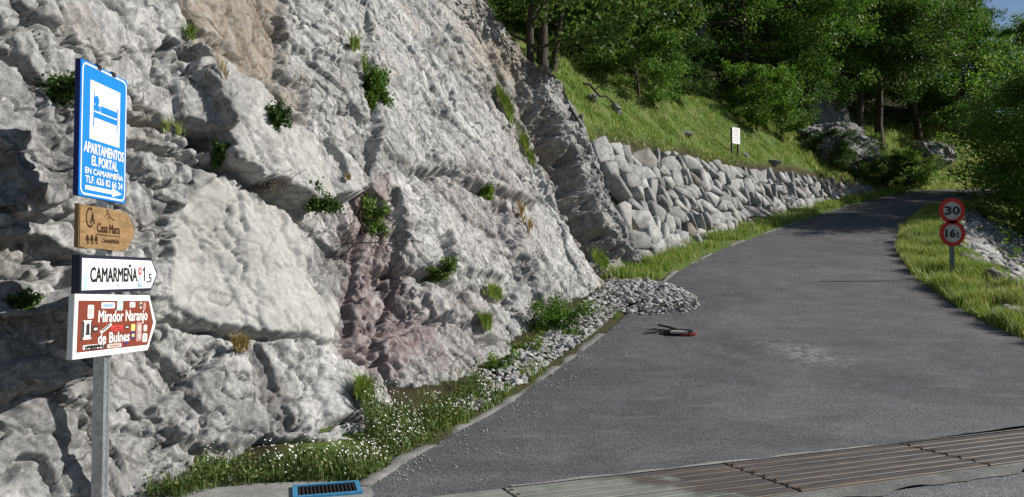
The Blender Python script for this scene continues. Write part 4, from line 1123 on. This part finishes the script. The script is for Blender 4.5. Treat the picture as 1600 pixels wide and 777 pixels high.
# ---- trees
def tree_data(seed, H, cr, tr, clear, nl, leaf, limbs=14, lean=0., low=.0, dens=34):
    rng = np.random.default_rng(seed); paths = []; C = []
    n = 9; t = np.linspace(0, 1, n); wob = np.cumsum(rng.normal(0, .022 * H, (n, 2)), axis=0) * t[:, None]
    tk = np.c_[wob[:, 0] + lean * H * t, wob[:, 1], H * .92 * t]; tk[0, 2] = -.4
    paths.append((tk, tr * (1 - .85 * t) * np.where(t < .06, 1.35, 1)))
    for k in range(limbs):
        u = clear / H + (1 - clear / H) * ((k + rng.random()) / limbs) * .95; u = min(u, .97)
        b = np.array([np.interp(u, t, tk[:, i]) for i in range(3)])
        prof = cr * (1 - .75 * max(0, (u - .45) / .55) ** 1.6) * (1 if u > .3 else .85); az = k * 2.4 + rng.uniform(-.5, .5)
        L = prof * rng.uniform(.7, 1.1); rise = rng.uniform(.1, .55) * L - low * L * (1 - u)
        dirv = np.array([math.cos(az), math.sin(az), 0])
        pts = np.stack([b, b + dirv * L * .4 + [0, 0, rise * .5], b + dirv * L * .75 + [0, 0, rise * .85], b + dirv * L + [0, 0, rise]]); pts[1:] += rng.normal(0, .05 * L, (3, 3))
        r0 = tr * (1 - .85 * u) * .5; paths.append((pts, [r0, r0 * .6, r0 * .35, r0 * .12]))
        C += [pts[2], pts[3], (pts[2] + pts[3]) / 2]
        for j in range(6):
            s = rng.uniform(.25, 1); q = np.array([np.interp(s * 3, range(4), pts[:, i]) for i in range(3)])
            e = q + (rng.normal(0, 1, 3) * np.array([1, 1, .7]) + dirv * .6 + [0, 0, .15]) * L * rng.uniform(.16, .42)
            paths.append((np.stack([q, (q + e) / 2 + rng.normal(0, .03 * L, 3), e]), [r0 * .3, r0 * .18, r0 * .06])); C += [e, (q + e) / 2, e + rng.normal(0, .1 * L, 3)]
    C += [tk[-1], tk[-2]]
    C = np.array(C); sizes = rng.uniform(.5, 1.25, len(C)) * cr * .17
    cnt = np.maximum(6, (nl * sizes ** 2 / (sizes ** 2).sum()).astype(int))
    idx = np.repeat(np.arange(len(C)), cnt); g = rng.normal(size=(len(idx), 3)); g /= np.linalg.norm(g, axis=1)[:, None]
    P = C[idx] + g * (rng.random(len(idx)) ** .45)[:, None] * sizes[idx][:, None] * np.array([1.25, 1.25, .7])
    P[:, 2] -= .15 * sizes[idx] * rng.random(len(idx))
    Vt, Ft = tubes(paths, 6); Vl, Fl, a = leaf_quads(P, leaf, rng, .3)
    return (Vt, Ft), (Vl, Fl, a)
TV = {}
def variant(key, mat, *args, **kw):
    (Vt, Ft), (Vl, Fl, a) = tree_data(*args, **kw)
    TV[key] = (mesh('trunk', Vt, Ft, M['bark'], True), mesh('crown', Vl, Fl, M[mat], attrs={'var': a}))
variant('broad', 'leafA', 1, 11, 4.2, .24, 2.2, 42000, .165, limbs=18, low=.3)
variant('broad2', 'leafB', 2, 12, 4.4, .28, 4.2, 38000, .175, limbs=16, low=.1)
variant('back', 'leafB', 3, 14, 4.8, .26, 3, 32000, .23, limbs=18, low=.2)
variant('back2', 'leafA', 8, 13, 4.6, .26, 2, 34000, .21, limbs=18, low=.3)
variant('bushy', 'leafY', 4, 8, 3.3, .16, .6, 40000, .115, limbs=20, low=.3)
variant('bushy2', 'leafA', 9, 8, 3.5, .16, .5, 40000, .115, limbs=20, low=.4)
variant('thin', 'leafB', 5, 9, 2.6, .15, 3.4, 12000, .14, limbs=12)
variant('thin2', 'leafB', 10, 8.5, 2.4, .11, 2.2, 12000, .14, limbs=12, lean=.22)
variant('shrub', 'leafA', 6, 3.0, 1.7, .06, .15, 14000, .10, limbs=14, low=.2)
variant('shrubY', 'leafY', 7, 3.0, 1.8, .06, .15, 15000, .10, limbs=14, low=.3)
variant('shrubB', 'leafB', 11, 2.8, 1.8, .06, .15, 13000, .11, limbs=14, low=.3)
def plant(key, px, Y, label, cat='tree', group='trees on the wooded hillside', sc=1., rot=None, name=None, X=None, dz=0):
    x = (px - 800) / FPX * Y if X is None else X
    a, b = TV[key]; r = random.uniform(0, 6.28) if rot is None else rot
    g = empty(name or ('shrub' if key.startswith('shrub') else 'tree'), (x, Y, tz(x, Y) + dz), label, cat, group, rotz=r)
    g.scale = (sc, sc, sc)
    link('stems' if key.startswith('shrub') else 'trunk', a, g); link('foliage' if key.startswith('shrub') else 'crown', b, g)
    return g
t0 = plant('thin', 827, 19.0, 'slim bare trunked tree on the cliff edge with exposed pale roots', rot=.5, group='trees at the cliff edge')
plant('thin', 847, 21.0, 'dark slim trunk close behind the tree with exposed roots', rot=2.2, sc=1.05, group='trees at the cliff edge')
plant('thin2', 862, 22.5, 'thin dark tree leaning right behind the cliff edge trunks', rot=0, group='trees at the cliff edge')
# exposed roots of the cliff edge tree
rngr = np.random.default_rng(4)
tp = np.array(t0.location)
for (dx, dz_, ln) in ((-.9, -.1, .9), (-.55, -.35, .7), (.5, -.15, .6), (.05, -.85, .9), (-.2, -.6, .7), (.3, -.5, .6)):
    e = np.array([dx, -.75 + .2 * dx, dz_]); q = np.stack([np.array([0, -.05, .05]), e * .4 + rngr.normal(0, .06, 3), e * .75 + rngr.normal(0, .08, 3), e])
    V, F = tubes([(q, [.045, .03, .022, .01])], 5); ro = link('root', mesh('root', V, F, M['root'], True), t0); ro.rotation_euler = (0, 0, -.5)
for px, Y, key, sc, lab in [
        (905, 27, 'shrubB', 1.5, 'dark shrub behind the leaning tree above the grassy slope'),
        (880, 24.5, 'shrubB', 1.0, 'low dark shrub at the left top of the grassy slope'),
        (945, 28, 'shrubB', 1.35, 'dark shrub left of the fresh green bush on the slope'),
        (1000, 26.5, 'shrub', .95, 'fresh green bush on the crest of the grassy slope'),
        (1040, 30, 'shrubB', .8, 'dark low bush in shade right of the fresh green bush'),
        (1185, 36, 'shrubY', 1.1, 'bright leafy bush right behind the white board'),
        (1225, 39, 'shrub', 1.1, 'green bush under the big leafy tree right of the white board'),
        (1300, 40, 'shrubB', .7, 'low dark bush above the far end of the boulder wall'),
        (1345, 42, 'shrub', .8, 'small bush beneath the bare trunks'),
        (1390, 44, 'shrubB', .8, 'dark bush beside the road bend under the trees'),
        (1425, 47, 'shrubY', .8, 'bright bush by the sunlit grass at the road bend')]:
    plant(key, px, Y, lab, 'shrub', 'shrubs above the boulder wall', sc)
for px, Y, key, sc, lab in [
        (935, 33, 'broad2', .8, 'shaded tree behind the shrubs at the left end of the wood'),
        (875, 36, 'back', .7, 'shaded tree rising behind the leaning cliff edge tree'),
        (1165, 40, 'broad', 1.05, 'big leafy tree with low hanging crown behind the white board'),
        (1255, 43, 'broad', .85, 'leafy tree joined to the right side of the big leafy tree'),
        (1345, 47, 'broad2', 1.05, 'tall tree with dark bare trunk in the middle of the wood'),
        (1378, 50, 'broad2', 1.0, 'tall dark trunked tree just right of the middle trunk'),
        (1440, 55, 'back2', .95, 'fresh green tree behind the sunlit grass at the road bend'),
        (1500, 58, 'broad', .75, 'fresh green tree over the road bend'),
        (1500, 60, 'back2', .8, 'light green tree in the gap below the patch of sky'),
        (1590, 62, 'back2', .72, 'light green tree under the patch of sky at the right edge')]:
    plant(key, px, Y, lab, 'tree', sc=sc)
for i, (px, Y, sc) in enumerate([(800, 42, .8), (960, 48, .9), (1010, 58, 1.), (1100, 56, 1.05), (1075, 70, 1.1), (1190, 60, 1.1), (1265, 62, 1.1), (1320, 66, 1.15), (1400, 68, 1.15), (1460, 72, 1.1), (890, 55, 1.), (1230, 80, 1.2), (1370, 84, 1.2), (1140, 84, 1.2)]):
    plant('back' if i % 3 else 'broad2', px, Y, 'dark green tree deep in the wooded hillside', sc=sc, group='background trees of the wooded hillside')
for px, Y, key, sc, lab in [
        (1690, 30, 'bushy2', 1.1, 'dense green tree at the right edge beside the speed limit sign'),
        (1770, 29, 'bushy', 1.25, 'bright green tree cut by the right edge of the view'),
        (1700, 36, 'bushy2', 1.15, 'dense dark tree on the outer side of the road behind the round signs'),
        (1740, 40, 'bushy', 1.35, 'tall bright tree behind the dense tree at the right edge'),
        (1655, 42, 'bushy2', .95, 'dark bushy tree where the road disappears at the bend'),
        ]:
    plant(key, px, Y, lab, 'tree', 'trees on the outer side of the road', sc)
# undergrowth on the shaded forest floor
def undergrowth():
    rng = np.random.default_rng(90); n = 60000
    X = rng.uniform(-8, 40, n); Y = rng.uniform(20, 75, n); XY = np.stack([X, Y], 1); dl, tl = sdist(XY, LEFT)
    dr, _ = sdist(XY, RIGHT); dr = -dr
    k = ((dl > 5.6) & (X / Y < .64) & (X / Y > -.1)) | ((dr > 2.6) & (dr < 14) & (X > 10) & (X < 32) & (Y < 46) & (X / Y > .57) & (X / Y < .8))
    X, Y = X[k], Y[k]; k = patchy(X, Y, rng, .6, -.2); X, Y = X[k], Y[k]
    P = np.stack([X, Y, terrain(X, Y) + rng.random(len(X)) ** 1.5 * .9], 1)
    V, F, a = leaf_quads(P, .2, rng, .4)
    link('undergrowth', mesh('undergrowth', V, F, M['leafB'], attrs={'var': a}), kind='stuff')
undergrowth()
# fallen branch
def fallen():
    rng = np.random.default_rng(2); a = at(912, 138, 23); b = at(962, 168, 23.6)
    xs = np.linspace(0, 1, 7); pts = np.stack([a[0] + (b[0] - a[0]) * xs, a[1] + (b[1] - a[1]) * xs, 0 * xs], 1)
    pts[:, 2] = [tz(x, y) + .28 + .1 * math.sin(i * 1.7) for i, (x, y) in enumerate(pts[:, :2])]
    base = pts[0].copy(); g = empty('fallen_branch', tuple(base), 'dark dead branch lying across the grassy slope', 'branch')
    V, F = tubes([(pts - base, np.linspace(.045, .02, 7))], 6); link('limb', mesh('limb', V, F, M['bark'], True), g)
    q = pts[4]; V, F = tubes([(np.stack([q, q + [.25, 0, -.2], q + [.38, .05, -.42]]) - base, [.025, .018, .008])], 5); link('twig', mesh('twig', V, F, M['bark'], True), g)
    q = pts[2]; V, F = tubes([(np.stack([q, q + [.2, 0, .16], q + [.45, .05, .2]]) - base, [.025, .015, .006])], 5); link('twig', mesh('twig', V, F, M['bark'], True), g)
fallen()

# ------------------------------------------------------------------ signs
DG = bpy.context.evaluated_depsgraph_get
def text_geo(s, x0, y0, x1, y1, bold=0., keep=False, spacing=1.):
    cu = bpy.data.curves.new('t', 'FONT'); cu.body = s; cu.size = 1; cu.resolution_u = 3; cu.space_character = spacing
    o = bpy.data.objects.new('t', cu); COL.objects.link(o); bpy.context.view_layer.update()
    me = bpy.data.meshes.new_from_object(o.evaluated_get(DG())); bpy.data.objects.remove(o); bpy.data.curves.remove(cu)
    V = np.empty(len(me.vertices) * 3); me.vertices.foreach_get('co', V); V = V.reshape(-1, 3)
    F = [list(p.vertices) for p in me.polygons]; bpy.data.meshes.remove(me)
    lo, hi = V.min(0), V.max(0)
    sx = (x1 - x0) / (hi[0] - lo[0]); sy = (y1 - y0) / (hi[1] - lo[1])
    if keep: sx = sy = min(sx, sy)
    V = (V - lo) * np.array([sx, sy, 0]) + np.array([x0, y0, 0])
    if bold:      # heavier strokes: overprints a hair apart
        n = len(V); w = bold * (y1 - y0); VV, FF = [], []
        for k, (dx, dy) in enumerate(((0, 0), (-w, 0), (w, 0), (0, w), (0, -w))):
            VV.append(V + np.array([dx, dy, k * .00025])); FF += [[q + k * n for q in f] for f in F]
        V, F = np.concatenate(VV), FF
    return V, F

def poly_obj(name, items, z, mat, parent):
    """flat print: list of (V, F) or point lists, joined into one mesh at height z"""
    VV, FF, n = [], [], 0
    for it in items:
        if isinstance(it, tuple) and len(it) == 2 and isinstance(it[1], list): V, F = it
        else: V = np.array([(x, y, 0) for x, y in it]); F = [list(range(len(V)))]
        VV.append(V); FF += [[i + n for i in f] for f in F]; n += len(V)
    V = np.concatenate(VV); V[:, 2] += z
    me = bpy.data.meshes.new(name); me.from_pydata(V.tolist(), [], FF); me.materials.append(mat)
    return link(name, me, parent)
def rect(x0, y0, x1, y1): return [(x0, y0), (x1, y0), (x1, y1), (x0, y1)]
def rrect(x0, y0, x1, y1, r, n=5):
    out = []
    for cx, cy, a in ((x1 - r, y1 - r, 0), (x0 + r, y1 - r, 90), (x0 + r, y0 + r, 180), (x1 - r, y0 + r, 270)):
        for k in range(n + 1):
            t = R(a + 90 * k / n); out.append((cx + r * math.cos(t), cy + r * math.sin(t)))
    return out
def ring(outer, inner):
    n = len(outer); V = np.array([(x, y, 0) for x, y in outer + inner]); return V, [[i, (i + 1) % n, n + (i + 1) % n, n + i] for i in range(n)]
def disc(cx, cy, r, n=24): return [(cx + r * math.cos(2 * math.pi * k / n), cy + r * math.sin(2 * math.pi * k / n)) for k in range(n)]
def bar(x0, y0, x1, y1, w):
    d = Vector((x1 - x0, y1 - y0)).normalized(); s = Vector((-d.y, d.x)) * w / 2
    return [(x0 - s.x, y0 - s.y), (x1 - s.x, y1 - s.y), (x1 + s.x, y1 + s.y), (x0 + s.x, y0 + s.y)]

SX = -2.80
post_g = empty('signpost', (SX - .07, 5.40, -.02), 'tall galvanised signpost with four stacked direction signs beside the cliff', 'signpost')
PB = post_g.location
def sign_at(name, y_near, z_low, mat, pts, thick, label, yaw=0., tilt=0., x=SX, bev=.004, sx=1.):
    """local x runs away from the camera along the sign, local y up, local z out of its face"""
    o = prism(name, pts, -thick, 0, mat, post_g, bev)
    o.location = Vector((x, y_near, z_low)) - PB
    o.rotation_euler = (Matrix.Rotation(R(90) + yaw, 4, 'Z') @ Matrix.Rotation(R(90), 4, 'X') @ Matrix.Rotation(tilt, 4, 'Z')).to_euler()
    o['label'] = label; o.scale = (sx, 1.012, 1)
    return o
# post: folded steel channel
def post():
    w, d, t = .075, .085, .012
    prof = [(-w / 2, -d / 2), (w / 2, -d / 2), (w / 2, -d / 2 + .022), (w / 2 - .012, -d / 2 + .028), (w / 2 - .012, d / 2 - .028), (w / 2, d / 2 - .022), (w / 2, d / 2), (-w / 2, d / 2)]
    bm = bmesh.new(); prism_bm(bm, prof, -.3, 2.92)
    link('post', bm_mesh(bm, 'post', M['galv']), post_g)
    bm = bmesh.new()
    for z in (.42, .55, .8, 1.02, 1.45, 1.72, 2.1): 
        bmesh.ops.create_cone(bm, cap_ends=True, segments=6, radius1=.011, radius2=.011, depth=.014, matrix=Matrix.Translation((w / 2 - .006, 0, z)) @ Matrix.Rotation(R(90), 4, 'Y'))
    link('bolts', bm_mesh(bm, 'bolts', M['galv']), post_g)
post()
# hotel sign
def hotel():
    w, h = .66, .885
    s = sign_at('hotel_sign', 4.945, 2.115, M['blue'], rrect(0, 0, w, h, .015, 3), .035, 'blue hotel sign with a white bed symbol, topmost on the post', bev=.002, sx=.91)
    ed = box('side_edge', (-.004, .001, .003, h - .003, -.036, -.003), M['blue_shade'], s)  # near side of the panel, its shade painted as darker blue
    poly_obj('border', [ring(rrect(.018, .012, w - .012, h - .012, .05), rrect(.030, .024, w - .024, h - .024, .04))], .0015, M['white'], s)
    poly_obj('symbol_panel', [rect(.125, .385, .55, .775)], .0015, M['white'], s)
    bed = [rect(.17, .475, .182, .70), rect(.503, .475, .515, .655), rect(.182, .535, .505, .572), rrect(.265, .582, .500, .628, .012), rrect(.184, .582, .258, .622, .01), disc(.213, .652, .033)]
    poly_obj('bed_symbol', bed, .003, M['blue'], s)
    poly_obj('lettering', [text_geo('APARTAMENTOS', .055, .292, w - .045, .36, .045), text_geo('EL PORTAL', .16, .215, .525, .278, .045),
                           text_geo('EN CAMARMEÑA', .075, .155, w - .05, .202, .04), text_geo('TLF. 626 82 66 24', .08, .095, w - .055, .139, .035)], .002, M['white'], s)
    poly_obj('arrow', [[(.08, .048), (.455, .048), (.455, .030), (.60, .062), (.455, .094), (.455, .076), (.08, .076)]], .002, M['white'], s)
    for x in (.215, .42):
        c = box('clip', (x, x + .05, h - .02, h + .012, -.02, .006), M['dark_iron'], s)
hotel()
def wooden():
    pts = [(0, .005), (.10, 0), (.30, .004), (.52, -.004), (.66, .002), (.69, .03), (.735, .075), (.80, .142), (.745, .20), (.69, .262), (.66, .272), (.5, .278), (.3, .284), (.12, .28), (0, .288)]
    s = sign_at('wooden_sign', 4.965, 1.775, M['wood'], pts, .035, 'carved wooden arrow board with burnt lettering', bev=.006, sx=.92)
    def arc(cx, cy, r, a0, a1, w, n=10):
        o = []; i = []
        for k in range(n + 1):
            t = R(a0 + (a1 - a0) * k / n); o.append((cx + r * math.cos(t), cy + r * 1.25 * math.sin(t))); i.append((cx + (r - w) * math.cos(t), cy + (r - w) * 1.25 * math.sin(t)))
        V = np.array([(x, y, 0) for x, y in o + i]); m = n + 1
        return V, [[k, k + 1, m + k + 1, m + k] for k in range(n)]
    items = [arc(.13, .205, .055, 60, 310, .012), text_geo('A', .135, .165, .19, .235, .03), text_geo('Casa Mara', .225, .115, .55, .175, .03),
             text_geo('CAMARMEÑA', .295, .045, .545, .078, .012), bar(.21, .098, .56, .096, .005),
             bar(.33, .222, .375, .252, .006), bar(.375, .252, .41, .225, .006), bar(.41, .225, .47, .205, .006), bar(.365, .245, .365, .268, .005), bar(.34, .268, .38, .268, .006), disc(.385, .222, .008)]
    for k in range(3):
        x = .10 + .058 * k
        items += [disc(x, .078, .013), disc(x + .014, .062, .010), disc(x - .013, .060, .010), bar(x, .03, x, .078, .006), disc(x + .012, .04, .008)]
    poly_obj('lettering', items, .002, M['burn'], s)
wooden()
def arrow_pts(L, h, tip, ins=0):
    return [(ins, ins), (L - tip - ins * .3, ins), (L - ins * 1.25, h / 2), (L - tip - ins * .3, h - ins), (ins, h - ins)]
def town():
    L, h = 1.19, .252
    s = sign_at('town_sign', 4.98, 1.478, M['ink'], arrow_pts(L, h, .12), .055, 'white arrow sign with black border and black town name', bev=.003, sx=.92)
    poly_obj('face', [arrow_pts(L, h, .12, .022)], .0015, M['white'], s)
    poly_obj('lettering', [text_geo('CAMARMEÑA', .13, .075, .82, .195, .03), [(.934, .075), (.954, .075), (.954, .182), (.938, .182), (.914, .160), (.914, .144), (.934, .158)], text_geo(',5', .985, .055, 1.07, .13, .02)], .003, M['black'], s)
    poly_obj('round_sticker', [disc(.868, .15, .030, 14)], .0035, M['stickers'][2], s)
    poly_obj('round_sticker', [disc(.868, .15, .014, 10)], .005, M['stickers'][0], s)
    poly_obj('sticker', [rect(.835, .03, .90, .088)], .0035, M['stickers'][8], s)
    poly_obj('sticker', [rect(.843, .055, .892, .08)], .005, M['stickers'][0], s)
    poly_obj('sticker', [rect(.045, .028, .095, .13)], .0035, M['stickers'][1], s)
    poly_obj('sticker', [[(.5, .03), (.55, .034), (.545, .06), (.51, .058)]], .0035, M['stickers'][6], s)
town()
def lookout():
    L, h = 1.20, .415
    s = sign_at('lookout_sign', 4.915, 1.06, M['white'], arrow_pts(L, h, .13), .04, 'brown arrow sign with white border covered in stickers', tilt=R(-2.1), bev=.003, sx=.947)
    poly_obj('face', [arrow_pts(L, h, .13, .042)], .0015, M['brown'], s)
    poly_obj('lettering', [text_geo('Mirador Naranjo', .30, .205, 1.035, .305, .03), text_geo('de Bulnes', .305, .085, .755, .155, .035)], .003, M['white'], s)
    K = M['stickers']
    def stk(x0, y0, x1, y1, c, inner=None):
        p = poly_obj('sticker', [rrect(x0, y0, x1, y1, .012, 2)], .0035, K[c], s)
        if inner is not None: poly_obj('sticker_print', [rect(x0 + (x1 - x0) * .18, y0 + (y1 - y0) * .3, x1 - (x1 - x0) * .18, y1 - (y1 - y0) * .3)], .005, K[inner], s)
    stk(.155, .255, .235, .345, 0, 6); stk(.33, .32, .52, .362, 0, 8); stk(.55, .305, .64, .372, 1, 0); stk(.74, .325, .83, .365, 0, 6); stk(.90, .315, .94, .365, 6, 5)
    poly_obj('sticker', [[(.955, .31), (.99, .30), (1.01, .33), (1.0, .362), (.965, .362)]], .0035, K[7], s)
    stk(.105, .12, .215, .245, 0); poly_obj('sticker_print', [[(.13, .150), (.195, .150), (.185, .165), (.185, .215), (.165, .228), (.145, .215), (.145, .165)]], .005, K[5], s)
    poly_obj('sticker_print', [rect(.105, .135, .118, .235), rect(.202, .135, .215, .235)], .005, K[5], s)
    stk(.085, .11, .098, .24, 0); stk(.23, .165, .30, .205, 5, 0)
    poly_obj('sticker', [[(.315, .165), (.36, .155), (.49, .205), (.47, .222)]], .0035, K[0], s); poly_obj('sticker_print', [[(.345, .172), (.36, .168), (.46, .207), (.45, .212)]], .005, K[5], s)
    stk(.475, .162, .655, .202, 2); poly_obj('sticker_print', [rect(.50, .172, .535, .178), rect(.545, .185, .60, .19), rect(.57, .168, .63, .173)], .005, K[5], s)
    stk(.675, .175, .745, .195, 5, 0); stk(.775, .155, .84, .205, 3); stk(.775, .095, .84, .15, 4, 3)
    stk(.86, .075, .95, .215, 7); poly_obj('sticker_print', [disc(.905, .17, .03, 12), disc(.905, .115, .025, 12)], .005, K[6], s)
    stk(.975, .145, 1.04, .195, 6, 0); stk(.965, .065, 1.045, .13, 0, 6)
    stk(.11, .055, .40, .085, 0, 5); poly_obj('sticker', [text_geo('VORRES 94', .13, .05, .40, .082, .02)], .0065, K[5], s)
    stk(.43, .047, .64, .077, 6, 7); poly_obj('sticker', [disc(.71, .075, .02, 14)], .0035, K[4], s)
    poly_obj('sticker', [rect(.45, .012, .67, .03)], .0035, M['oldwhite'], s)
lookout()

# round prohibition signs on the right verge
def round_signs():
    Y0 = 17.0; x = (1487.5 - 800) / FPX * Y0; zb = tz(x, Y0)
    g = empty('speed_limit_sign', (x, Y0, zb), 'grey post on the right verge carrying two round red-rimmed limit signs', 'road sign')
    zt = at(1488, 312, Y0)[2] - zb
    bm = bmesh.new(); prism_bm(bm, [(-.045, -.02), (.045, -.02), (.045, .02), (.028, .02), (.028, -.006), (-.028, -.006), (-.028, .02), (-.045, .02)], -.4, zt - .06)
    link('post', bm_mesh(bm, 'post', M['steel_shade']), g)
    pm = bmesh.new(); z = .1
    while z < zt - 1.1:
        bmesh.ops.create_cone(pm, cap_ends=True, segments=8, radius1=.006, radius2=.006, depth=.006, matrix=Matrix.Translation((0, -.021, z)) @ Matrix.Rotation(R(90), 4, 'X')); z += .06
    link('holes', bm_mesh(pm, 'holes', M['black']), g)
    for nm, py, lab, items in (('speed_sign', 329.5, 'upper round sign reading 30', [text_geo('3', -.165, -.085, -.02, .085, .075), text_geo('0', .015, -.085, .165, .085, .075)]),
                               ('weight_sign', 365, 'lower round sign reading 16t', [text_geo('16', -.15, -.085, .055, .085, .075), text_geo('t', .085, -.085, .145, .03, .05)])):
        zc_ = at(1488, py, Y0)[2] - zb
        bm = bmesh.new(); prism_bm(bm, disc(0, 0, .285, 40), -.02, 0, .003)
        s = link(nm, bm_mesh(bm, nm, M['red']), g, loc=(0, -.045, zc_), rot=(R(90), 0, 0)); s['label'] = lab
        poly_obj('face', [disc(0, 0, .195, 40)], .0015, M['white_shade'], s)
        poly_obj('lettering', items, .003, M['black'], s)
        if nm == 'weight_sign': poly_obj('sticker', [rect(-.04, -.15, .08, -.115)], .003, M['stickers'][1], s)
round_signs()
def board():
    Y0 = 30.; x = (1150 - 800) / FPX * Y0; zb = tz(x, Y0)
    zt = at(1150, 200, Y0)[2] - zb; z0 = at(1150, 225.5, Y0)[2] - zb; w = 17.5 / FPX * Y0 / 2
    g = empty('notice_board', (x, Y0, zb), 'white notice board on two dark posts above the boulder wall', 'notice board')
    g.rotation_euler = (0, 0, R(38)); w *= 1.15
    for sx in (-1, 1): box('post', (sx * w * .8 - .03, sx * w * .8 + .03, -.03, .03, -.4, zt - .02), M['dark_iron'], g)
    s = box('panel', (-w, w, -.07, -.04, z0, zt), M['white'], g, bev=.004)
    bm = bmesh.new(); H = zt - z0
    for k, (a, b, t) in enumerate(((-.35, .35, .05), (-.6, .6, .02), (-.5, .5, .02), (-.6, .3, .02), (-.4, .55, .02))):
        z = zt - H * (.16 + .16 * k); box_bm(bm, a * w, b * w, -.073, -.069, z - t / 2, z + t / 2)
    link('print', bm_mesh(bm, 'print', M['stickers'][6]), s)
board()
# broken thing lying on the road
def debris():
    M['dred'] = mat_flat('dull_red', (.26, .03, .03), .6, 0, .2, .4, 20)
    Y0 = 12.35; x = (1046 - 800) / FPX * Y0
    g = empty('road_debris', (x, Y0, float(road_z(Y0)) + .012), 'broken dark plastic trim with thin rods and a red edge lying on the road', 'debris', rotz=R(-4))
    tilt = math.atan(.165)
    g.rotation_euler = (tilt, 0, R(-3))
    def pl(name, pts, z0, z1, m, bev=.004): return prism(name, pts, z0, z1, m, g, bev)
    pl('shell', [(-.12, -.06), (.0, -.13), (.2, -.15), (.33, -.13), (.37, -.06), (.36, .04), (.28, .07), (.08, .06), (-.08, .03)], .0, .055, M['black'], .02)
    pl('highlight_plate', [(-.02, -.145), (.12, -.16), (.26, -.15), (.18, -.105), (.02, -.10)], .03, .064, M['stickers'][6], .004)  # pale grey piece standing in for the highlight on the dark shell
    pl('red_edge', [(.14, -.185), (.30, -.175), (.39, -.13), (.42, -.06), (.395, -.065), (.305, -.155), (.16, -.175)], .0, .03, M['dred'], .004)
    for a, b, r in (((-.36, .08, .03), (.1, .03, .04), .009), ((-.40, -.02, .012), (.05, -.03, .035), .009), ((-.45, -.12, .01), (-.02, -.1, .03), .007)):
        V, F = tubes([(np.array([a, (np.array(a) + b) / 2 + [0, 0, .004], b]), [r, r, r])], 6); link('rod', mesh('rod', V, F, M['dark_iron'], True), g)
    V, F = tubes([(np.array([(-.14, .34, .05), (-.02, .2, .055), (.1, .06, .045)]), [.018, .018, .022])], 6); link('handle', mesh('handle', V, F, M['dark_iron'], True), g)
debris()
print('boulders', NB, 'tris', sum(len(m.loop_triangles) or len(m.polygons) for m in bpy.data.meshes))
